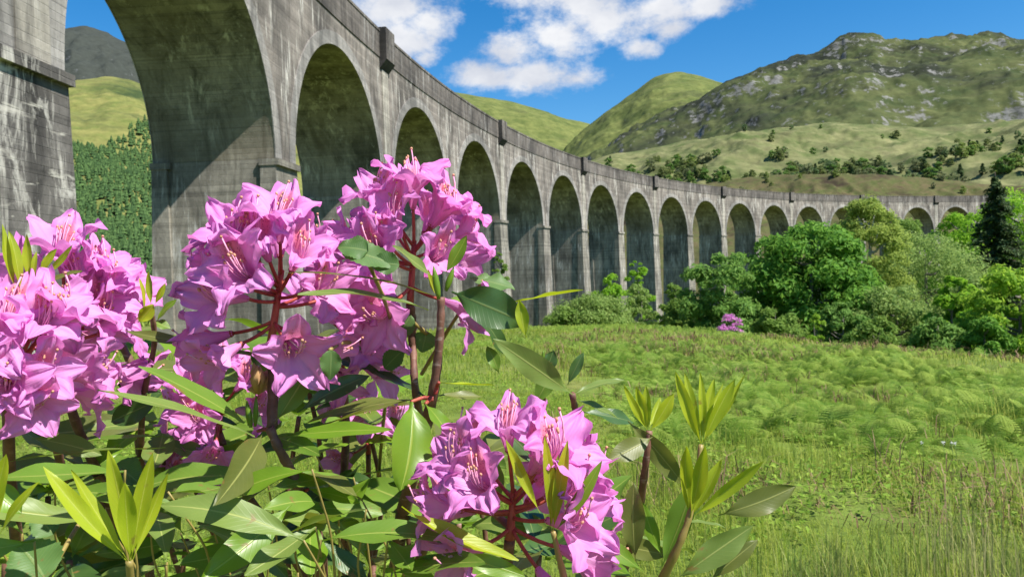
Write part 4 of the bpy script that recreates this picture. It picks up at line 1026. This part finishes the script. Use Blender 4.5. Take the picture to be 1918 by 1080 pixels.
# ---------------------------------------------------------------- hero leaves, read from the photograph
for q in [
 # whorl left of centre
 (483, 807, 262, 683, 50, 'm', .5, .56, -.06), (477, 817, 188, 722, 38, 'p', .22, .55, -.08), (515, 793, 590, 672, 66, 'm', .85, .58, .02),
 (492, 812, 412, 938, 78, 'o', .75, .56, -.10), (523, 817, 735, 803, 46, 'g', .2, .58, -.02), (553, 800, 780, 742, 58, 'o', .42, .60, .02),
 (556, 772, 695, 700, 46, 'd', .5, .62, .04), (505, 815, 600, 850, 44, 'm', .4, .60, -.04), (495, 800, 440, 760, 40, 'd', .5, .63, .06),
 # the main upright shoot
 (846, 546, 985, 604, 92, 'd', .85, .60, -.01), (985, 632, 972, 562, 34, 'y', .8, .585, 0), (962, 566, 1092, 543, 30, 'y', .2, .60, -.02),
 (803, 580, 560, 541, 40, 'p', .25, .58, -.06), (824, 557, 537, 500, 30, 'o', .22, .585, -.06), (812, 518, 737, 459, 36, 'p', .65, .58, -.03),
 (834, 512, 874, 441, 34, 'g', .7, .60, .0), (838, 560, 905, 575, 30, 'm', .5, .62, .03), (818, 556, 800, 505, 16, 'y', .7, .60, 0), (868, 560, 950, 660, 60, 'd', .6, .64, .05),
 # second whorl on that stem
 (772, 752, 756, 915, 112, 'g', .9, .57, -.04), (765, 750, 580, 803, 52, 'o', .4, .60, .0), (797, 756, 840, 812, 42, 'g', .6, .59, -.02), (820, 716, 928, 722, 20, 'y', .2, .64, .03),
 (815, 740, 905, 742, 24, 'o', .2, .62, .02), (800, 742, 690, 690, 40, 'd', .4, .66, .06), (720, 700, 600, 660, 40, 'd', .4, .70, .04),
 # right of centre
 (1072, 738, 930, 636, 58, 'p', .6, .58, -.04), (1073, 738, 1171, 708, 30, 'p', .3, .60, .02), (1018, 700, 1037, 656, 34, 'd', .8, .66, .0), (1063, 720, 1093, 660, 26, 'd', .8, .66, .0),
 (1075, 745, 1160, 782, 34, 'p', .4, .62, 0), (935, 700, 912, 648, 30, 'm', .8, .68, 0), (1012, 690, 1018, 660, 12, 'y', .8, .66, 0), (1090, 770, 1190, 788, 40, 'd', .4, .66, .02),
 # young rosettes on the right
 (1213, 806, 1167, 720, 22, 'y', .8, .60, -.01), (1212, 806, 1191, 722, 24, 'y', .9, .60, .0), (1214, 806, 1210, 722, 24, 'y', .9, .605, .0), (1218, 806, 1262, 736, 34, 'y', .85, .60, .0), (1216, 800, 1236, 745, 20, 'y', .8, .61, .02),
 (1222, 818, 1138, 862, 50, 'o', .8, .59, -.02), (1176, 788, 1280, 908, 50, 'o', .7, .60, .0), (1228, 830, 1256, 900, 40, 'p', .6, .63, 0), (1240, 1060, 1300, 900, 60, 'm', .6, .66, 0),
 (1313, 830, 1266, 697, 30, 'y', .9, .56, -.01), (1312, 828, 1284, 697, 26, 'y', .9, .565, .0), (1313, 828, 1313, 697, 20, 'y', .8, .565, .0), (1315, 828, 1338, 708, 26, 'y', .9, .56, .01), (1317, 828, 1376, 710, 36, 'y', .85, .56, .0), (1319, 830, 1400, 702, 24, 'y', .6, .565, .02), (1318, 834, 1350, 720, 18, 'y', .8, .57, .03),
 (1292, 968, 1281, 830, 36, 'y', .9, .55, -.01), (1293, 968, 1319, 830, 36, 'y', .9, .548, -.01), (1295, 966, 1352, 858, 36, 'y', .85, .55, .0), (1298, 968, 1430, 862, 34, 'y', .75, .55, -.01), (1345, 964, 1492, 910, 58, 'o', .8, .55, .0),
 (1266, 1085, 1412, 984, 62, 'p', .7, .52, .0), (1190, 1050, 1187, 905, 58, 'o', .85, .55, .0), (1240, 1040, 1203, 940, 34, 'g', .7, .56, .0), (1206, 1070, 1088, 990, 46, 'g', .7, .53, .0), (1330, 1085, 1420, 1010, 40, 'o', .6, .53, .0),
 (1280, 975, 1360, 985, 20, 'p', .3, .57, 0), (1300, 940, 1340, 900, 16, 'p', .3, .57, 0),
 # young shoot before the lower flowers
 (1034, 994, 1020, 815, 30, 'y', .9, .49, .0), (1036, 994, 1063, 825, 34, 'y', .85, .49, .0), (1012, 960, 946, 822, 28, 'y', .8, .49, .0), (1040, 994, 1128, 862, 30, 'g', .7, .49, .0), (1030, 990, 1046, 850, 26, 'g', .8, .50, .0),
 (752, 948, 968, 1054, 48, 'y', .55, .50, .0), (960, 1050, 775, 1046, 34, 'g', .3, .51, .0), (1000, 1085, 860, 1040, 44, 'g', .5, .50, .0), (940, 800, 1010, 870, 40, 'd', .7, .60, 0), (925, 850, 935, 930, 40, 'p', .7, .60, 0),
 # lower centre
 (577, 916, 674, 942, 36, 'g', .5, .60, -.03), (700, 888, 602, 980, 46, 'g', .6, .62, .0), (580, 975, 582, 1078, 72, 'g', .85, .56, -.04), (545, 945, 375, 1085, 72, 'g', .75, .54, -.06), (560, 900, 520, 1000, 34, 'o', .6, .60, 0), (560, 890, 440, 905, 40, 'm', .35, .62, .02), (600, 1010, 690, 1085, 46, 'd', .5, .56, 0), (470, 1010, 540, 1085, 40, 'd', .5, .58, 0),
 # young shoot lower left, close to the lens
 (238, 1050, 81, 872, 44, 'y', .9, .42, -.01), (240, 1050, 130, 882, 36, 'y', .8, .42, .0), (243, 1050, 204, 842, 46, 'y', .9, .42, .0), (246, 1048, 286, 846, 44, 'y', .85, .42, .0), (248, 1048, 312, 882, 30, 'y', .7, .425, .01), (244, 1050, 232, 900, 44, 'y', .9, .415, -.01),
 (-30, 1010, 14, 848, 44, 'y', .9, .40, .0), (-30, 1015, -6, 850, 40, 'y', .9, .40, .0), (0, 1000, 72, 900, 26, 'y', .7, .42, 0), (-30, 900, 40, 960, 60, 'g', .6, .45, 0),
 # left upper
 (38, 545, 18, 432, 26, 'y', .85, .52, .0), (30, 545, 4, 420, 24, 'y', .85, .52, .0), (58, 536, 52, 438, 24, 'y', .85, .53, .0), (74, 515, 106, 466, 24, 'y', .8, .53, .0), (82, 518, 137, 458, 16, 'y', .6, .53, .0), (82, 530, 153, 506, 20, 'o', .3, .54, .0), (64, 530, 68, 470, 14, 'y', .8, .53, 0),
 (283, 572, 279, 508, 18, 'y', .85, .64, .0), (258, 604, 288, 570, 36, 'y', .9, .62, .0), (228, 618, 362, 642, 28, 'o', .3, .62, .0), (290, 570, 310, 530, 16, 'y', .7, .65, 0), (270, 580, 262, 520, 12, 'y', .7, .65, 0), (295, 600, 330, 560, 22, 'g', .6, .66, 0), (280, 600, 320, 615, 26, 'm', .4, .66, 0),
 (352, 664, 478, 662, 44, 'o', .55, .60, -.02), (500, 640, 476, 690, 40, 'd', .6, .64, 0), (520, 650, 490, 700, 44, 'm', .6, .66, 0), (300, 748, 205, 790, 56, 'd', .7, .66, .0), (300, 735, 220, 720, 40, 'd', .5, .70, 0), (310, 838, 0, 862, 24, 'p', .12, .55, .0), (340, 820, 120, 828, 26, 'm', .15, .60, .0), (60, 820, 190, 850, 50, 'p', .35, .56, 0),
 (590, 690, 700, 640, 40, 'm', .35, .70, 0), (560, 700, 480, 720, 44, 'd', .5, .74, 0), (1000, 760, 1040, 690, 40, 'm', .7, .66, 0)]:
    bx, by, tx, ty, w, kd, a, d, dt = q
    hl(bx, by, tx, ty, w, kd, a, d, dt, sag=LRND.uniform(.0, .05) if kd != 'y' else LRND.uniform(-.07, .05), roll=LRND.uniform(-.55, .55), fold=.22 if kd != 'y' else .45)
# buds
for (bx, by, tx, ty, w, d) in [(470, 800, 462, 750, 12, .58), (478, 798, 480, 740, 10, .58), (822, 560, 812, 498, 14, .595), (835, 545, 850, 500, 12, .60), (1016, 690, 1018, 655, 8, .66)]:
    mb = MB(); b, t = at(bx, by, d), at(tx, ty, d); q = np.linspace(0, 1, 7); rr = w * d / F_PX * .5 * np.sin(math.pi * (q * .86 + .12)) ** .8
    mb.tube((b + (t - b) * q[:, None]) - b, rr, 8); add('bud', mb.data('bud', [ML['g']], True, True), bush, b - B0)
mb = MB(); b = at(482, 735, .60)          # a withered truss, papery and tan
for i in range(7):
    r_ = np.random.RandomState(i); e = at(482 + r_.uniform(-16, 22), 735 - r_.uniform(20, 60), .60 + r_.uniform(-.015, .015)); mb.tube([b - b, (e - b) * .6 + r_.normal(size=3) * .002, e - b], [.002, .0042, .0008], 5)
add('withered_flower', mb.data('withered_flower', [MT('papery_tan').set('Base Color', (.42, .25, .11, 1)).set('Roughness', .8).m]), bush, b - B0)

# bramble
for q in [(640, 466, 748, 498, 62, .6, .55), (690, 470, 632, 462, 60, .6, .55), (748, 496, 690, 492, 50, .7, .55), (620, 655, 618, 712, 44, .9, .55), (85, 1085, 30, 1015, 110, .85, .50), (215, 870, 262, 905, 66, .8, .62), (250, 900, 205, 940, 60, .7, .62),
          (770, 590, 742, 640, 46, .7, .66), (745, 585, 715, 632, 44, .7, .66), (800, 620, 790, 660, 50, .7, .68), (690, 560, 740, 590, 40, .5, .68), (1180, 830, 1230, 850, 40, .6, .75), (905, 525, 965, 540, 50, .4, .66), (930, 535, 880, 520, 40, .4, .66), (720, 690, 760, 650, 44, .6, .70), (100, 1000, 60, 960, 60, .7, .56)]:
    hl(*q[:4], q[4], 'm', q[5], q[6], 0, serr=True, name='leaf')
for P in [[(690, 492, .55), (720, 560, .58), (745, 640, .70), (720, 760, .80), (700, 1000, .95)], [(745, 590, .66), (770, 600, .67), (800, 625, .68)], [(618, 655, .55), (640, 640, .60), (720, 640, .70)], [(230, 880, .62), (160, 960, .58), (85, 1085, .52), (60, 1250, .60)], [(905, 525, .66), (850, 600, .68), (790, 700, .75)]]:
    stem(P, .0016, .0022, M_gstem, 'stem', bram, BR0, 6)

# ---------------------------------------------------------------- stems down to the ground
GZ = lambda x, y: float(zg(x, y)) - .05
root = lambda x, y: np.array([x, y, GZ(x, y)])
SB = [B0 + np.array(o) for o in [(0, 0, -.05), (.12, .06, -.05), (-.14, .05, -.05), (.22, -.05, -.05), (-.3, .0, -.05)]]
for P, r0, r1 in [
  ([(826, 556, .60), (826, 600, .60), (820, 680, .605), (810, 748, .61), (782, 860, .68), (740, 1010, .80), SB[0]], .0030, .010),
  ([(772, 610, .68), (774, 650, .68), (776, 720, .66), (790, 800, .70), (760, 950, .80), (735, 1080, .86)], .0030, .006),
  ([(505, 800, .58), (522, 840, .58), (548, 885, .59), (580, 968, .60), (612, 1060, .66), SB[0] + np.array([-.05, 0, .3]), SB[0]], .0034, .010),
  ([(508, 640, .60), (512, 700, .60), (510, 800, .585)], .0042, .0045),
  ([(768, 570, .67), (772, 600, .68), (773, 650, .68)], .004, .004),
  ([(112, 685, .67), (140, 790, .69), (190, 900, .74), (260, 1080, .84), SB[2]], .004, .009),
  ([(15, 750, .53), (18, 900, .58), (40, 1080, .68), SB[4]], .004, .008),
  ([(955, 1010, .54), (945, 1100, .60), (900, 1250, .72), SB[3]], .004, .008),
  ([(960, 990, .54), (862, 905, .66), (830, 950, .70), (770, 1080, .80)], .003, .005),
  ([(640, 690, .76), (650, 800, .80), (640, 950, .84), (650, 1080, .88), SB[1]], .004, .008),
  ([(410, 810, .78), (440, 900, .80), (520, 1000, .84), (600, 1120, .9), SB[0]], .004, .008),
  ([(225, 640, .80), (256, 700, .80), (262, 850, .82), (280, 1080, .9), SB[2]], .004, .008),
  ([(690, 850, .88), (690, 950, .9), (700, 1100, .92), SB[1]], .003, .006), ([(360, 900, .85), (400, 1000, .86), (480, 1150, .9), SB[0]], .003, .006),
  ([(1216, 806, .60), (1212, 850, .60), (1204, 910, .61), (1190, 1000, .66), (1120, 1200, .80), SB[3]], .0026, .008),
  ([(1072, 738, .60), (1080, 780, .62), (1100, 880, .66), (1090, 1020, .72), SB[3]], .0026, .007),
  ([(283, 575, .64), (292, 640, .66), (268, 740, .70), (262, 860, .76), (270, 1000, .82)], .0022, .005),
  ([(60, 540, .53), (70, 640, .56), (90, 760, .60), (120, 900, .68)], .0022, .004),
  ([(1015, 700, .66), (1020, 760, .68), (1000, 880, .72), (940, 1050, .80)], .0022, .004)]:
    stem(P, r0, r1)
for P, r0, r1 in [([(1313, 832, .56), (1308, 880, .555), (1292, 968, .55), (1272, 1020, .55), (1240, 1085, .56), (1160, 1300, .70), SB[3]], .0019, .007),
                  ([(1036, 994, .49), (1046, 1040, .49), (1062, 1100, .50), (1040, 1300, .62), SB[3]], .0018, .006), ([(242, 1050, .42), (246, 1100, .43), (230, 1300, .55), SB[4]], .0020, .007),
                  ([(-28, 1010, .40), (-25, 1100, .43), SB[4]], .0028, .006)]:
    stem(P, r0, r1, M_gstem)
# petioles that glow red near the second whorl
for a_, b_ in [((812, 745), (770, 752)), ((812, 748), (797, 756)), ((815, 738), (822, 716)), ((508, 806), (483, 807)), ((600, 985), (577, 976)), ((560, 930), (577, 916))]:
    stem([(a_[0], a_[1], .60), ((a_[0] + b_[0]) / 2, (a_[1] + b_[1]) / 2 - 4, .60), (b_[0], b_[1], .59)], .0017, .0013, M_red, 'petiole')

# ---------------------------------------------------------------- the inside of the bush: leaf whorls behind and below
FRN = random.Random(33)
def whorl(px, py, d, n, L0, L1, kinds, tilt=.2):
    c = at(px, py, d); ph = FRN.uniform(0, 6.28)
    for i in range(n):
        a = ph + i * 2 * math.pi / n + FRN.uniform(-.3, .3); e = FRN.uniform(-.35, .45) + tilt * .3; L = FRN.uniform(L0, L1)
        dv = np.array([math.cos(a) * math.cos(e), math.sin(a) * math.cos(e), math.sin(e)]); b = c + dv * .008
        leaf(b, c + dv * L, L * FRN.uniform(.27, .36), FRN.choice(kinds), FRN.uniform(.0, .35), sag=FRN.uniform(-.02, .07), roll=FRN.uniform(-.5, .5), rnd=FRN)
    return c
for (px, py, d) in [(430, 860, .82), (560, 780, .84), (680, 760, .86), (310, 790, .80), (180, 880, .74), (90, 930, .72), (640, 900, .84), (760, 960, .78), (860, 980, .74), (350, 1010, .72), (480, 1050, .70),
                    (130, 1050, .64), (880, 860, .80), (1010, 1040, .66), (700, 1060, .72), (240, 960, .80), (560, 660, .84), (1100, 1010, .70), (10, 1030, .66), (820, 840, .84), (400, 690, .86)]:
    c = whorl(px, py, d, 7, .07, .12, ['d', 'm', 'm', 'g', 'p', 'o'])
    stem([c, c + np.array([FRN.uniform(-.03, .03), .02, -.12]), c * .5 + (SB[0] + np.array([0, 0, .7])) * .5, SB[FRN.randrange(4)] + np.array([0, 0, .2])], .0026, .006)

for i in range(34):
    px, py = FRN.uniform(-20, 760), FRN.uniform(835, 1075); d = FRN.uniform(.46, .62); c = at(px, py, d); a = FRN.uniform(0, 6.28); e = FRN.uniform(-.3, .5); L = FRN.uniform(.06, .10)
    leaf(c, c + L * np.array([math.cos(a) * math.cos(e), math.sin(a) * math.cos(e) * .7, math.sin(e)]), L * FRN.uniform(.2, .28), FRN.choice('mmgpmo'), FRN.uniform(.1, .6), sag=FRN.uniform(-.02, .06), roll=FRN.uniform(-.5, .5), rnd=FRN)
    stem([c, c + np.array([FRN.uniform(-.02, .02), .02, -.05]), c + np.array([FRN.uniform(-.03, .03), .05, -.16])], .0007, .0012, M_gstem, 'twig')
